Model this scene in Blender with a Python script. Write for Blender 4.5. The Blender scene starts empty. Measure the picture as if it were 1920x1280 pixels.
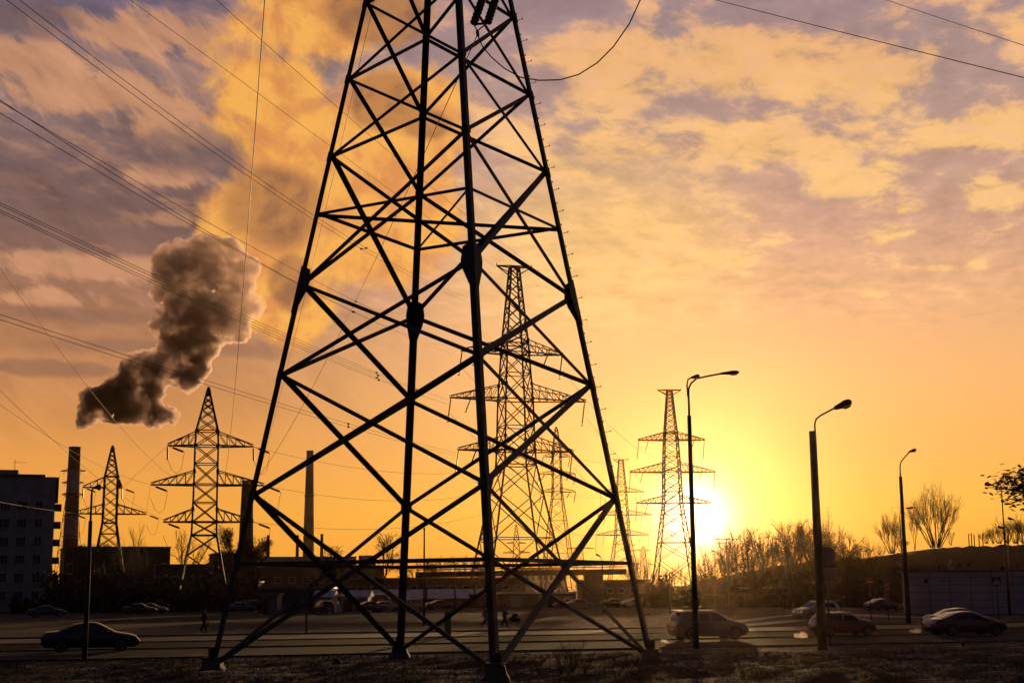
import bpy, bmesh, math, random
from mathutils import Vector, Matrix
C = bpy.data.collections.new("place"); bpy.context.scene.collection.children.link(C)
SC = bpy.context.scene
R = math.radians
# ------------------------------------------------------------------ camera
FPX, PITCH, ROLL, EYE = 2620.0, R(10.0705), R(0.4747), 2.9
cam = bpy.data.cameras.new("camera"); camo = bpy.data.objects.new("camera", cam); C.objects.link(camo)
cam.sensor_width = 36; cam.lens = 36 * FPX / 1920; cam.clip_start = 0.5; cam.clip_end = 20000
camo.matrix_world = Matrix.Translation((0, 0, EYE)) @ Matrix.Rotation(math.pi / 2 + PITCH, 4, 'X') @ Matrix.Rotation(-ROLL, 4, 'Z')
SC.camera = camo
SUN_EL, SUN_AZ = R(2.9), R(7.35)          # azimuth to the right of +Y
SDIR = Vector((math.sin(SUN_AZ) * math.cos(SUN_EL), math.cos(SUN_AZ) * math.cos(SUN_EL), math.sin(SUN_EL)))

def ray(x, y):
    """direction of the line of sight through a pixel of the 1920x1280 photograph"""
    u, v = x - 960, y - 640
    cr, sr = math.cos(ROLL), math.sin(ROLL)
    a, b = u * cr - v * sr, u * sr + v * cr
    c, s = math.cos(PITCH), math.sin(PITCH)
    return Vector((a, FPX * c + b * s, FPX * s - b * c))
def at(x, y, Y):
    r = ray(x, y); return Vector((0, 0, EYE)) + r * (Y / r.y)
def gnd(x, y, z=0.0):
    r = ray(x, y); return Vector((0, 0, EYE)) + r * ((z - EYE) / r.z)
def gx(x, Y):
    """ground point at depth Y under image column x"""
    p = at(x, 1105, Y); return Vector((p.x, Y, 0))
def dirpx(x, y): return ray(x, y).normalized()

# ------------------------------------------------------------------ world
W = bpy.data.worlds.new("World"); SC.world = W; W.use_nodes = True
NT = W.node_tree; NT.nodes.clear()
class G:
    """tiny expression builder over math nodes"""
    def __init__(s, nt): s.nt = nt
    def val(s, sock, v):
        if hasattr(v, 'is_linked') or isinstance(v, bpy.types.NodeSocket): s.nt.links.new(v, sock)
        else: sock.default_value = v
    def m(s, op, a, b=None, c=None, clamp=False):
        n = s.nt.nodes.new('ShaderNodeMath'); n.operation = op; n.use_clamp = clamp
        for i, v in enumerate((a, b, c)):
            if v is not None: s.val(n.inputs[i], v)
        return n.outputs[0]
    def add(s, a, b): return s.m('ADD', a, b)
    def sub(s, a, b): return s.m('SUBTRACT', a, b)
    def mul(s, a, b): return s.m('MULTIPLY', a, b)
    def div(s, a, b): return s.m('DIVIDE', a, b)
    def mx(s, a, b): return s.m('MAXIMUM', a, b)
    def mn(s, a, b): return s.m('MINIMUM', a, b)
    def step(s, x, a, b, lo=0.0, hi=1.0):
        n = s.nt.nodes.new('ShaderNodeMapRange'); n.interpolation_type = 'SMOOTHSTEP'
        s.val(n.inputs[0], x); n.inputs[1].default_value = a; n.inputs[2].default_value = b
        n.inputs[3].default_value = lo; n.inputs[4].default_value = hi; return n.outputs[0]
    def gauss(s, q): return s.m('EXPONENT', s.mul(q, -1.0))
    def vec(s, x, y, z):
        n = s.nt.nodes.new('ShaderNodeCombineXYZ')
        for i, v in enumerate((x, y, z)): s.val(n.inputs[i], v)
        return n.outputs[0]
    def vm(s, op, a, b=None, sc=None):
        n = s.nt.nodes.new('ShaderNodeVectorMath'); n.operation = op; s.val(n.inputs[0], a)
        if b is not None: s.val(n.inputs[1], b)
        if sc is not None: s.val(n.inputs['Scale'], sc)
        return n.outputs['Value'] if op == 'DOT_PRODUCT' else n.outputs[0]
    def noise(s, v, scale, detail=5, rough=.5, dist=0.0):
        n = s.nt.nodes.new('ShaderNodeTexNoise'); s.val(n.inputs['Vector'], v)
        n.inputs['Scale'].default_value = scale; n.inputs['Detail'].default_value = detail
        n.inputs['Roughness'].default_value = rough; n.inputs['Distortion'].default_value = dist
        return n.outputs[0]
    def mix(s, f, a, b, mode='MIX'):
        n = s.nt.nodes.new('ShaderNodeMix'); n.data_type = 'RGBA'; n.blend_type = mode; n.clamp_factor = True
        s.val(n.inputs[0], f)
        for i, v in ((6, a), (7, b)):
            if isinstance(v, (tuple, list)): v = tuple(v) + (1,) if len(v) == 3 else v
            s.val(n.inputs[i], v)
        return n.outputs[2]
    def ramp(s, x, stops, interp='EASE'):
        n = s.nt.nodes.new('ShaderNodeValToRGB'); s.val(n.inputs[0], x)
        e = n.color_ramp; e.interpolation = interp
        while len(e.elements) < len(stops): e.elements.new(0.5)
        for el, (p, col) in zip(e.elements, stops): el.position = p; el.color = tuple(col) + (1,)
        return n.outputs[0]
def lin(r, g, b):
    f = lambda c: (c / 255 / 12.92) if c <= 10 else ((c / 255 + .055) / 1.055) ** 2.4
    return (f(r), f(g), f(b))
g = G(NT)
tc = NT.nodes.new('ShaderNodeTexCoord'); D = tc.outputs['Generated']
sp = NT.nodes.new('ShaderNodeSeparateXYZ'); NT.links.new(D, sp.inputs[0]); dx, dy, dz = sp.outputs
E_ = g.m('ARCSINE', dz); A_ = g.m('ARCTAN2', dx, dy)
def AE(x, y):
    d = dirpx(x, y); return math.atan2(d.x, d.y), math.asin(d.z)
SG = 1 / FPX                                            # radians per pixel
def elp(y): return AE(960, y)[1]
def rr(y): return max(0.0, min(1.0, (elp(y) + .02) / .5))
# clear sky behind the clouds: colour by elevation
clear = g.ramp(g.mul(g.add(E_, .02), 2.0), [
    (0.0, lin(215, 120, 40)), (rr(1080), lin(246, 158, 48)), (rr(960), lin(252, 182, 70)), (rr(860), lin(248, 178, 92)), (rr(740), lin(246, 182, 114)),
    (rr(600), lin(236, 178, 130)), (rr(430), lin(206, 160, 138)), (rr(230), lin(186, 152, 142)),
    (rr(0), lin(162, 136, 140)), (1.0, lin(95, 88, 118))], 'LINEAR')
def blob(x, y, rx, ry):
    a, e = AE(x, y)
    qa = g.div(g.sub(A_, a), rx * SG); qe = g.div(g.sub(E_, e), ry * SG)
    return g.sub(1.0, g.m('SQRT', g.add(g.mul(qa, qa), g.mul(qe, qe))))
def union(bs):
    v = bs[0]
    for b in bs[1:]: v = g.m('SMOOTH_MAX', v, b, .25)
    return v
leftm = g.step(A_, AE(1000, 0)[0], AE(330, 0)[0])
duskleft = g.ramp(g.mul(g.add(E_, .02), 2.0), [
    (0.0, lin(215, 125, 38)), (rr(1080), lin(246, 165, 54)), (rr(960), lin(246, 168, 68)), (rr(860), lin(236, 160, 80)), (rr(740), lin(204, 140, 88)),
    (rr(600), lin(168, 118, 88)), (rr(440), lin(124, 94, 92)), (rr(300), lin(130, 103, 102)), (rr(200), lin(136, 112, 112)),
    (rr(0), lin(110, 98, 122)), (1.0, lin(80, 76, 104))], 'LINEAR')
base = g.mix(leftm, clear, duskleft)
# high altocumulus on a flat cloud sheet
inv = g.div(1.0, g.mx(g.add(dz, .07), .03))
rx_ = g.add(g.mul(dx, .94), g.mul(dy, -.34)); ry_ = g.add(g.mul(dx, .34), g.mul(dy, .94))
pl = g.vec(g.mul(rx_, inv), g.mul(ry_, g.mul(inv, .70)), 0.0)
n1 = g.noise(pl, 5.2, 10, .60, .3)
n2 = g.noise(g.vm('ADD', pl, (7.3, 2.1, 4.0)), 1.7, 4, .5, .2)
n3 = g.noise(g.vm('ADD', pl, (1.3, 9.1, 2.0)), 14.0, 7, .6, .2)
cl = g.add(g.add(g.mul(n1, .60), g.mul(n2, .16)), g.mul(n3, .27))
puffs = union([blob(*b) for b in ((1600, 345, 115, 42), (1870, 372, 90, 50), (1668, 436, 65, 24), (1632, 552, 42, 22), (1780, 505, 90, 18), (1700, 392, 70, 14), (1880, 440, 70, 20), (1640, 130, 190, 90), (1370, 120, 230, 90), (1850, 240, 120, 50), (1450, 270, 220, 45), (1150, 300, 170, 60), (1150, 130, 190, 90), (1180, 430, 230, 60), (1250, 500, 220, 30), (1080, 540, 160, 40), (1780, 270, 110, 22))])
low = g.step(E_, elp(330), elp(620), 0.0, -.075)
cover = g.step(g.add(g.add(cl, low), g.mul(g.mx(puffs, -.25), .11)), .485, .60)
hi = g.step(E_, elp(700), elp(540))
cover = g.mul(cover, hi)
midb = blob(1120, 480, 420, 260)
ccol = g.ramp(g.mul(g.add(E_, .02), 2.0), [(rr(800), lin(253, 204, 124)), (rr(500), lin(252, 202, 128)), (rr(250), lin(250, 194, 124)), (rr(0), lin(240, 176, 118)), (1.0, lin(150, 120, 115))], 'LINEAR')
ccl = g.mix(leftm, ccol, g.ramp(g.mul(g.add(E_, .02), 2.0), [(rr(800), lin(228, 150, 76)), (rr(500), lin(184, 128, 88)), (rr(250), lin(170, 128, 108)), (rr(0), lin(150, 120, 116)), (1.0, lin(110, 95, 105))], 'LINEAR'))
sky = g.mix(g.mul(g.step(midb, 0.0, .8), .75), base, g.mix(leftm, lin(252, 202, 126), lin(215, 155, 100)))
sky = g.mix(g.mul(cover, .9), sky, ccl)
sky = g.mix(g.mul(g.mul(g.step(n3, .48, .66), cover), .38), sky, g.mix(leftm, lin(206, 160, 138), lin(124, 98, 100)))
sky = g.vm('SCALE', sky, sc=g.add(1.0, g.mul(g.add(g.mul(g.sub(n3, .5), .75), g.mul(g.sub(n1, .5), .55)), hi)))
# warm smears and mauve bands on the left, running down to the right
Ad = g.add(g.mul(A_, .92), g.mul(E_, .38)); Ed = g.sub(g.mul(E_, .92), g.mul(A_, -.38))
sv = g.vec(g.mul(Ad, 8.0), g.mul(Ed, 14.0), 3.7)
st = g.noise(sv, 1.0, 8, .55, .4); st2 = g.noise(g.vec(g.mul(Ad, 34.0), g.mul(Ed, 46.0), 1.7), 1.0, 9, .62, .3)
lw = g.add(g.mul(g.sub(st, .5), 2.4), g.mul(g.sub(st2, .5), 2.6))
warm = union([blob(*b) for b in ((60, 110, 130, 40), (180, 175, 190, 48), (330, 235, 170, 50), (250, 60, 190, 45), (150, 500, 200, 26), (60, 560, 150, 22), (300, 410, 130, 22), (420, 90, 110, 60), (280, 330, 150, 30))])
sky = g.mix(g.mul(g.mul(g.step(g.add(warm, lw), -.1, .5), g.step(A_, AE(760, 0)[0], AE(420, 0)[0])), .85), sky, lin(206, 148, 110))
mauve = union([blob(*b) for b in ((90, 330, 220, 70), (330, 290, 160, 50), (180, 410, 260, 60), (60, 30, 110, 40), (230, 380, 200, 40), (120, 590, 220, 22), (260, 650, 260, 20), (80, 690, 200, 16), (450, 250, 70, 90), (600, 120, 60, 50))])
sky = g.mix(g.mul(g.mul(g.step(g.add(mauve, lw), -.1, .6), g.step(A_, AE(820, 0)[0], AE(500, 0)[0])), .72), sky, g.mix(g.step(E_, elp(700), elp(300)), lin(146, 104, 84), lin(114, 91, 90)))
sky = g.vm('SCALE', sky, sc=g.add(1.0, g.mul(g.mul(g.sub(st2, .5), 1.1), g.mul(leftm, g.step(E_, elp(950), elp(600))))))
# the broad sunlit vapour cloud above the tower, carried on from the chimney plume
w1 = g.noise(D, 15.0, 9, .58, .3)
w2 = g.noise(g.vm('ADD', D, (3, 1, 5)), 9.0, 4, .5, .2)
Du = g.vm('ADD', D, (.006, 0, -.010)); w1b = g.noise(Du, 15.0, 9, .58, .3)
wob = g.add(g.mul(g.sub(w1, .5), 1.9), g.mul(g.sub(w2, .5), .8))
lit = union([blob(*b) for b in ((560, 40, 140, 90), (520, 190, 120, 120), (640, 290, 200, 150), (790, 250, 110, 110), (560, 420, 150, 110), (700, 420, 160, 110), (520, 560, 100, 90))])
litm = g.step(g.add(lit, wob), -.16, .20)
relief = g.step(g.sub(w1, w1b), -.10, .08)
litc = g.mix(relief, lin(226, 146, 78), lin(255, 182, 84))
sky = g.mix(g.mul(litm, .92), sky, litc)
drk = union([blob(*b) for b in ((515, 385, 85, 80), (725, 195, 85, 55), (800, 235, 60, 35), (545, 530, 40, 50), (700, 20, 120, 60))])
sky = g.mix(g.mul(g.step(g.add(drk, wob), -.18, .30), .92), sky, g.mix(relief, lin(146, 100, 72), lin(190, 128, 76)))
# glow round the sun
sd = g.vm('DOT_PRODUCT', D, tuple(SDIR))
th = g.m('ARCCOSINE', g.mn(sd, 1.0))
glow = g.m('EXPONENT', g.mul(th, -1 / .13)); core = g.m('EXPONENT', g.mul(th, -1 / .024))
disc = g.m('EXPONENT', g.mul(g.m('POWER', g.mul(th, 1 / .019), 2.0), -1.0))
back = g.step(g.m('ABSOLUTE', A_), .55, 1.7)
zen = g.step(E_, .42, 1.1)
dim = g.mx(back, zen)
sky = g.mix(dim, sky, (.022, .022, .040))
sky = g.mix(g.step(E_, -.004, -.05), sky, (.02, .015, .012))
def scale(col, f):
    return g.vm('SCALE', col, sc=f)
S10 = scale(sky, 9.5)
g1 = g.vm('SCALE', tuple([10 * v for v in (.10, .065, .025)]), sc=glow)
g2 = g.vm('SCALE', tuple([10 * v for v in (1.5, 1.2, .52)]), sc=core)
g3 = g.vm('SCALE', tuple([10 * v for v in (2.2, 2.0, 1.5)]), sc=disc)
nish = NT.nodes.new('ShaderNodeTexSky'); nish.sky_type = 'NISHITA'; nish.sun_disc = False
nish.sun_elevation = SUN_EL; nish.sun_rotation = SUN_AZ; nish.air_density = 1.6; nish.dust_density = 2.0
tot = g.vm('ADD', g.vm('ADD', S10, g1), g.vm('ADD', g2, g3))
tot = g.vm('ADD', tot, scale(nish.outputs[0], .02))
bg = NT.nodes.new('ShaderNodeBackground'); NT.links.new(tot, bg.inputs[0]); bg.inputs[1].default_value = .1
wo = NT.nodes.new('ShaderNodeOutputWorld'); NT.links.new(bg.outputs[0], wo.inputs[0])
# ------------------------------------------------------------------ sun
sl = bpy.data.lights.new("sun", 'SUN'); sl.energy = 3.2; sl.angle = R(.6); sl.color = (1.0, .60, .26)
so = bpy.data.objects.new("sun", sl); C.objects.link(so)
so.rotation_euler = (-SDIR).to_track_quat('-Z', 'Y').to_euler(); so.location = (60, 300, 200)
# ------------------------------------------------------------------ render settings
vs = SC.view_settings; SC.display_settings.display_device = 'sRGB'
vs.view_transform = 'Standard'; vs.look = 'None'; vs.exposure = 0; vs.gamma = 1; vs.use_curve_mapping = False
cy = SC.cycles; cy.use_denoising = True; cy.max_bounces = 6; cy.diffuse_bounces = 2; cy.glossy_bounces = 2
cy.transparent_max_bounces = 16; cy.volume_bounces = 2; cy.volume_max_steps = 256; cy.sample_clamp_indirect = 3
SC.render.film_transparent = False
# ------------------------------------------------------------------ materials
MATS = {}
def mat(name, col, rough=.8, metal=0.0, var=.25, vscale=3.0, bump=0.0, col2=None, spec=.5, thr=None, coat=0.0, emit=None):
    if name in MATS: return MATS[name]
    m = bpy.data.materials.new(name); m.use_nodes = True; nt = m.node_tree; q = G(nt)
    b = nt.nodes['Principled BSDF']; t = nt.nodes.new('ShaderNodeTexCoord')
    n = q.noise(t.outputs['Object'], vscale, 5, .6)
    if col2 is None: col2 = tuple(max(0, c * (1 - var)) for c in col); hi_ = tuple(min(1, c * (1 + var)) for c in col)
    else: hi_ = col
    f = q.step(n, *(thr or (.35, .65)))
    nt.links.new(q.mix(f, col2, hi_), b.inputs['Base Color'])
    b.inputs['Roughness'].default_value = rough; b.inputs['Metallic'].default_value = metal
    b.inputs['Specular IOR Level'].default_value = spec; b.inputs['Coat Weight'].default_value = coat
    if emit: b.inputs['Emission Color'].default_value = (*emit[:3], 1); b.inputs['Emission Strength'].default_value = emit[3]
    if bump:
        bn = nt.nodes.new('ShaderNodeBump'); bn.inputs['Strength'].default_value = bump; bn.inputs['Distance'].default_value = .05
        nt.links.new(q.noise(t.outputs['Object'], vscale * 4, 6, .65), bn.inputs['Height']); nt.links.new(bn.outputs[0], b.inputs['Normal'])
    MATS[name] = m; return m
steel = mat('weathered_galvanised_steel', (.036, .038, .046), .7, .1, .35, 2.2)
steel2 = mat('dark_lattice_steel', (.05, .047, .045), .7, .2, .2, .8)
cablem = mat('cable_aluminium', (.045, .042, .04), .6, .3, .1)
glassm = mat('green_glass_insulator', (.05, .09, .05), .15, 0, .2, 4, coat=.4)
porc = mat('brown_porcelain', (.05, .03, .025), .3, 0, .2)
concrete = mat('weathered_concrete', (.075, .07, .065), .9, 0, .3, 1.2, .3)
bark = mat('dark_bark', (.035, .026, .02), .95, 0, .3, 2)
brushm = mat('dark_brushwood', (.020, .014, .010), .95, 0, .3, 1)
twig = mat('brown_twigs', (.035, .024, .017), .9, 0, .3, 1)
leafm = mat('withered_leaves', (.045, .04, .018), .8, 0, .4, 2)
asph = mat('asphalt', (.042, .040, .042), .75, 0, .25, .8, .3)
whitep = mat('white_paint', (.7, .7, .7), .6, 0, .12, 2)
blackm = mat('black_rubber', (.015, .015, .016), .8, 0, .2)
carglass = mat('car_glass', (.012, .013, .015), .06, 0, .1, spec=.6)
rimm = mat('alloy_rim', (.35, .35, .36), .35, .8, .1)
chrome = mat('lamp_lens', (.45, .45, .45), .15, .2, .1)
tailm = mat('red_tail_lens', (.25, .012, .01), .2, 0, .1)
# ------------------------------------------------------------------ mesh helpers
class MB:
    def __init__(s): s.v = []; s.f = []
    def add(s, vs, fs):
        o = len(s.v); s.v += [tuple(v) for v in vs]; s.f += [tuple(i + o for i in f) for f in fs]; return s
    def box(s, c, size, rz=0.0, M=None):
        x, y, z = (d / 2 for d in size); ca, sa = math.cos(rz), math.sin(rz); vs = []
        for k in (-z, z):
            for a, b in ((-x, -y), (x, -y), (x, y), (-x, y)):
                p = Vector((c[0] + a * ca - b * sa, c[1] + a * sa + b * ca, c[2] + k)); vs.append(M @ p if M else p)
        return s.add(vs, [(3, 2, 1, 0), (4, 5, 6, 7), (0, 1, 5, 4), (1, 2, 6, 5), (2, 3, 7, 6), (3, 0, 4, 7)])
    def tube(s, pts, rad, n=6, cap=True):
        pts = [Vector(p) for p in pts]; k = len(pts)
        rads = rad if isinstance(rad, (list, tuple)) else [rad] * k
        rings = []; up = None
        for i, p in enumerate(pts):
            d = (pts[min(i + 1, k - 1)] - pts[max(i - 1, 0)])
            d = d.normalized() if d.length > 1e-9 else Vector((0, 0, 1))
            if up is None: up = Vector((0, 0, 1)) if abs(d.z) < .9 else Vector((1, 0, 0))
            a = d.cross(up); a = a.normalized() if a.length > 1e-6 else d.orthogonal().normalized()
            b = a.cross(d).normalized(); up = b
            rings.append([p + (a * math.cos(t) + b * math.sin(t)) * rads[i] for t in (2 * math.pi * j / n for j in range(n))])
        vs = [v for r_ in rings for v in r_]; fs = []
        for i in range(k - 1):
            for j in range(n):
                fs.append((i * n + j, i * n + (j + 1) % n, (i + 1) * n + (j + 1) % n, (i + 1) * n + j))
        if cap: fs += [tuple(range(n))[::-1], tuple((k - 1) * n + j for j in range(n))]
        return s.add(vs, fs)
    def bar(s, p, q, w, h=None):
        h = h or w; p, q = Vector(p), Vector(q); d = (q - p).normalized()
        up = Vector((0, 0, 1)) if abs(d.z) < .95 else Vector((1, 0, 0))
        a = d.cross(up).normalized() * w / 2; b = a.normalized().cross(d).normalized() * h / 2
        vs = [o + e for o in (p, q) for e in (-a - b, a - b, a + b, -a + b)]
        return s.add(vs, [(3, 2, 1, 0), (4, 5, 6, 7), (0, 1, 5, 4), (1, 2, 6, 5), (2, 3, 7, 6), (3, 0, 4, 7)])
    def angle(s, p, q, w, nrm, t=.02, flip=1):
        """rolled L-section from p to q; nrm points out of the face it lies on"""
        p, q = Vector(p), Vector(q); d = (q - p).normalized(); nrm = Vector(nrm)
        nrm = (nrm - d * nrm.dot(d)).normalized(); a = d.cross(nrm).normalized() * flip; b = -nrm
        a0 = -w / 2
        prof = [(a0, 0), (a0 + w, 0), (a0 + w, t), (a0 + t, t), (a0 + t, w * .8), (a0, w * .8)]
        vs = [o + a * u + b * v for o in (p, q) for u, v in prof]
        fs = [(i, (i + 1) % 6, 6 + (i + 1) % 6, 6 + i) for i in range(6)] + [(5, 4, 3, 2, 1, 0), (6, 7, 8, 9, 10, 11)]
        return s.add(vs, fs)
    def leg(s, p, q, w, n1, n2, t=.025):
        """corner angle: two flanges whose outer faces look along n1 and n2"""
        p, q = Vector(p), Vector(q); a = -Vector(n1).normalized(); b = -Vector(n2).normalized()
        prof = [(0, 0), (w, 0), (w, t), (t, t), (t, w), (0, w)]
        vs = [o + a * u + b * v for o in (p, q) for u, v in prof]
        return s.add(vs, [(i, (i + 1) % 6, 6 + (i + 1) % 6, 6 + i) for i in range(6)] + [(5, 4, 3, 2, 1, 0), (6, 7, 8, 9, 10, 11)])
    def plate(s, pts, nrm, t):
        n = len(pts); nv = Vector(nrm).normalized() * t
        vs = [Vector(p) for p in pts] + [Vector(p) + nv for p in pts]
        return s.add(vs, [tuple(range(n))[::-1], tuple(range(n, 2 * n))] + [(i, (i + 1) % n, n + (i + 1) % n, n + i) for i in range(n)])
    def lathe(s, prof, n=12, origin=(0, 0, 0), axis=(0, 0, 1)):
        ax = Vector(axis).normalized(); a = ax.orthogonal().normalized(); b = ax.cross(a); o = Vector(origin)
        vs = [o + ax * z + (a * math.cos(2 * math.pi * j / n) + b * math.sin(2 * math.pi * j / n)) * r for r, z in prof for j in range(n)]
        k = len(prof)
        fs = [(i * n + j, i * n + (j + 1) % n, (i + 1) * n + (j + 1) % n, (i + 1) * n + j) for i in range(k - 1) for j in range(n)]
        return s.add(vs, fs + [tuple(range(n))[::-1], tuple((k - 1) * n + j for j in range(n))])
    def build(s, name, m, parent=None, smooth=False):
        me = bpy.data.meshes.new(name); me.from_pydata(s.v, [], s.f); me.update()
        bm = bmesh.new(); bm.from_mesh(me); bmesh.ops.recalc_face_normals(bm, faces=bm.faces); bm.to_mesh(me); bm.free()
        me.materials.append(m)
        if smooth: me.polygons.foreach_set('use_smooth', [True] * len(me.polygons))
        o = bpy.data.objects.new(name, me); C.objects.link(o); o.parent = parent
        if parent is not None and parent.type == 'MESH' and False: pass
        return o
def thing(name, label, cat, loc=(0, 0, 0), rz=0.0, group=None):
    o = bpy.data.objects.new(name, None); C.objects.link(o); o.empty_display_size = .3
    o.location = loc; o.rotation_euler = (0, 0, rz); o['label'] = label; o['category'] = cat
    if group: o['group'] = group
    return o
def tag(o, label, cat, group=None):
    o['label'] = label; o['category'] = cat
    if group: o['group'] = group
    return o
def copy_tree(o, parent=None):
    c = o.copy(); C.objects.link(c); c.parent = parent
    for ch in list(o.children): copy_tree(ch, c)
    return c
RND = random.Random(7)
HAZE_D = .000018
# ================================================================== the near tower
TX, TY, TYAW, W0, W1 = -2.8637, 55.372, R(15.105), 8.634, .20377
LV = [0.25, 6.529, 11.183, 14.832, 20.155, 23.489, 26.861, 30.0]
KINK = 30.0
def tw(z): return W0 - W1 * z if z <= KINK else (W0 - W1 * KINK) - (z - KINK) * .055
DEG = {'N': -90, 'R': 0, 'F': 90, 'L': 180}
def tn(k, z, grow=0.0):
    a = TYAW + R(DEG[k]); w = tw(z) + grow
    return Vector((TX + w * math.cos(a), TY + w * math.sin(a), z))
TW = thing('transmission_tower', 'tall dark lattice transmission tower standing nearest, its four legs filling the middle of the view', 'transmission tower', (TX, TY, 0))
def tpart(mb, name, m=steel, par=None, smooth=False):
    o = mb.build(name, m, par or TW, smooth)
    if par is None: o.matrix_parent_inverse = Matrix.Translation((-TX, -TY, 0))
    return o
faces = [('L', 'N'), ('N', 'R'), ('R', 'F'), ('F', 'L')]
def fnorm(a, b):
    m_ = (DEG[a] + 45) if (DEG[b] - DEG[a]) % 360 == 90 else DEG[a] - 45
    m_ = TYAW + R(m_); return Vector((math.cos(m_), math.sin(m_), .12))
ZL = LV + [31.8, 33.6, 35.4, 37.2, 39.0, 40.8, 42.6, 44.4, 46.2, 48.0]
rightleg = None
for k in 'LNRF':
    a0 = TYAW + R(DEG[k]); n1 = Vector((math.cos(a0 - R(45)), math.sin(a0 - R(45)), 0)); n2 = Vector((math.cos(a0 + R(45)), math.sin(a0 + R(45)), 0))
    mb = MB()
    mb.leg(tn(k, .1, .14), tn(k, 14.9, .14), .25, n1, n2, .03)
    mb.leg(tn(k, 14.9, .13), tn(k, 30.0, .13), .22, n1, n2, .028)
    mb.leg(tn(k, 30.0, .12), tn(k, 48.0, .12), .18, n1, n2, .02)
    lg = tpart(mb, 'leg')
    if k == 'R': rightleg = lg
    # splice gusset at level D and base shoe
    for (a, b) in faces:
        if k not in (a, b): continue
        o = b if k == a else a
        fn = fnorm(a, b)
        for (z, hh, ww) in ((14.832, .92, .56), (LV[2], .26, .26), (LV[1], .32, .32), (LV[4], .22, .24), (LV[5], .2, .22), (LV[6], .2, .2)):
            up = (tn(k, z + 1) - tn(k, z - 1)).normalized(); P = tn(k, z, .13); side = (tn(o, z) - tn(k, z)).normalized()
            pts = [P + up * hh * .9, P + up * hh * .55 + side * ww, P - up * hh * .45 + side * ww, P - up * hh * 1.0 + side * ww * .1, P - up * hh]
            if z == 14.832: pts = [P + up * hh * .85 - side * .03, P + up * hh * .6 + side * ww * .8, P + side * ww, P - up * hh * .45 + side * ww * .85, P - up * hh * 1.15 + side * .22, P - up * hh * 1.3 - side * .03]
            tpart(MB().plate([p + fn.normalized() * .012 for p in pts], fn, .02), 'gusset_plate')
    P = tn(k, 0)
    fb = MB(); fb.lathe([(.8, -.4), (.6, .1), (.5, .2), (.42, .45), (.36, .5)], 4, (P.x, P.y, 0)); tpart(fb, 'footing', concrete)
    sh = MB(); sh.box((P.x, P.y, .52), (.6, .6, .05), TYAW + R(45)); sh.box((P.x, P.y, .7), (.42, .05, .36), TYAW + R(45)); sh.box((P.x, P.y, .7), (.05, .42, .36), TYAW + R(45)); tpart(sh, 'base_shoe')
for (a, b) in faces:
    fn = fnorm(a, b)
    for i in range(len(ZL) - 1):
        z0, z1 = ZL[i], ZL[i + 1]
        big = .185 if i < 4 else (.15 if i < 7 else .09)
        if i == 0: big = .19
        mb = MB()
        mb.angle(tn(a, z0), tn(b, z1), big, fn, .014)
        mb.angle(tn(b, z0) - fn * .03, tn(a, z1) - fn * .03, big * (.8 if (a, b) in (('L', 'N'), ('R', 'F')) else 1), fn, .014, -1)
        tpart(mb, 'cross_brace')
    for z, w in ((3.93, .15), (17.739, .13), (30.0, .12), (37.2, .08), (40.8, .08)):
        tpart(MB().angle(tn(a, z, -.02), tn(b, z, -.02), w, fn, .014), 'belt_member')
# horizontal cross frame inside the body at the belt
for z in (17.739,):
    tpart(MB().angle(tn('L', z), tn('R', z), .15, (0, 0, 1), .015).angle(tn('N', z), tn('F', z), .1, (0, 0, 1), .015), 'inner_frame')
# secondary bracing of the lowest panel, as on the real tower: struts from leg to belt crossing
# step bolts on the right leg
z = 1.4; i = 0
a0 = TYAW; n1 = Vector((math.cos(a0 - R(45)), math.sin(a0 - R(45)), 0)); n2 = Vector((math.cos(a0 + R(45)), math.sin(a0 + R(45)), 0))
while z < 30 and i < 74:
    P = tn('R', z, .14)
    dirv = n1 if i % 2 else n2
    if i % 2: st_ = P - n2 * .12
    else: st_ = P - n1 * .12
    ln = .30
    mb = MB().tube([st_, st_ + dirv * ln + Vector((0, 0, .03))], .013, 5).tube([st_ + dirv * ln + Vector((0, 0, .005)), st_ + dirv * ln + Vector((0, 0, .07))], .022, 5)
    tpart(mb, 'step_bolt', steel, rightleg); z += .46; i += 1
# crossarms (above the frame) : triangular trusses to both sides
def arm_truss(mb, root4, tip, w, n=5):
    r = [Vector(p) for p in root4]; tip = Vector(tip)          # lower a, lower b, upper a, upper b
    for p in r: mb.bar(p, tip, w)
    for s_ in range(1, n):
        t = s_ / n; q = [p.lerp(tip, t) for p in r]; q0 = [p.lerp(tip, (s_ - 1) / n) for p in r]
        mb.bar(q[0], q[1], w * .6); mb.bar(q[0], q[2], w * .6); mb.bar(q[1], q[3], w * .6)
        mb.bar(q0[0], q[1], w * .6); mb.bar(q0[2], q[0], w * .6); mb.bar(q0[3], q[1], w * .6)
AY = TYAW + R(45)                                            # arms run along this heading
for az_, ln, zz in ((AY, 7.5, 30.4), (AY + math.pi, 7.5, 30.4), (AY, 10.5, 36.5), (AY + math.pi, 10.5, 36.5), (AY, 6.5, 42.0), (AY + math.pi, 6.5, 42.0)):
    d = Vector((math.cos(az_), math.sin(az_), 0)); s_ = Vector((-d.y, d.x, 0)); c = Vector((TX, TY, zz)); w = tw(zz) * .7071
    mb = MB(); arm_truss(mb, [c + d * w - s_ * w, c + d * w + s_ * w, c + d * w - s_ * w + Vector((0, 0, 1.9)), c + d * w + s_ * w + Vector((0, 0, 1.9))], c + d * ln, .11)
    tpart(mb, 'crossarm')
tpart(MB().bar(tn('L', 48), (TX, TY, 51), .12).bar(tn('R', 48), (TX, TY, 51), .12).bar(tn('N', 48), (TX, TY, 51), .12).bar(tn('F', 48), (TX, TY, 51), .12), 'peak')
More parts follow.
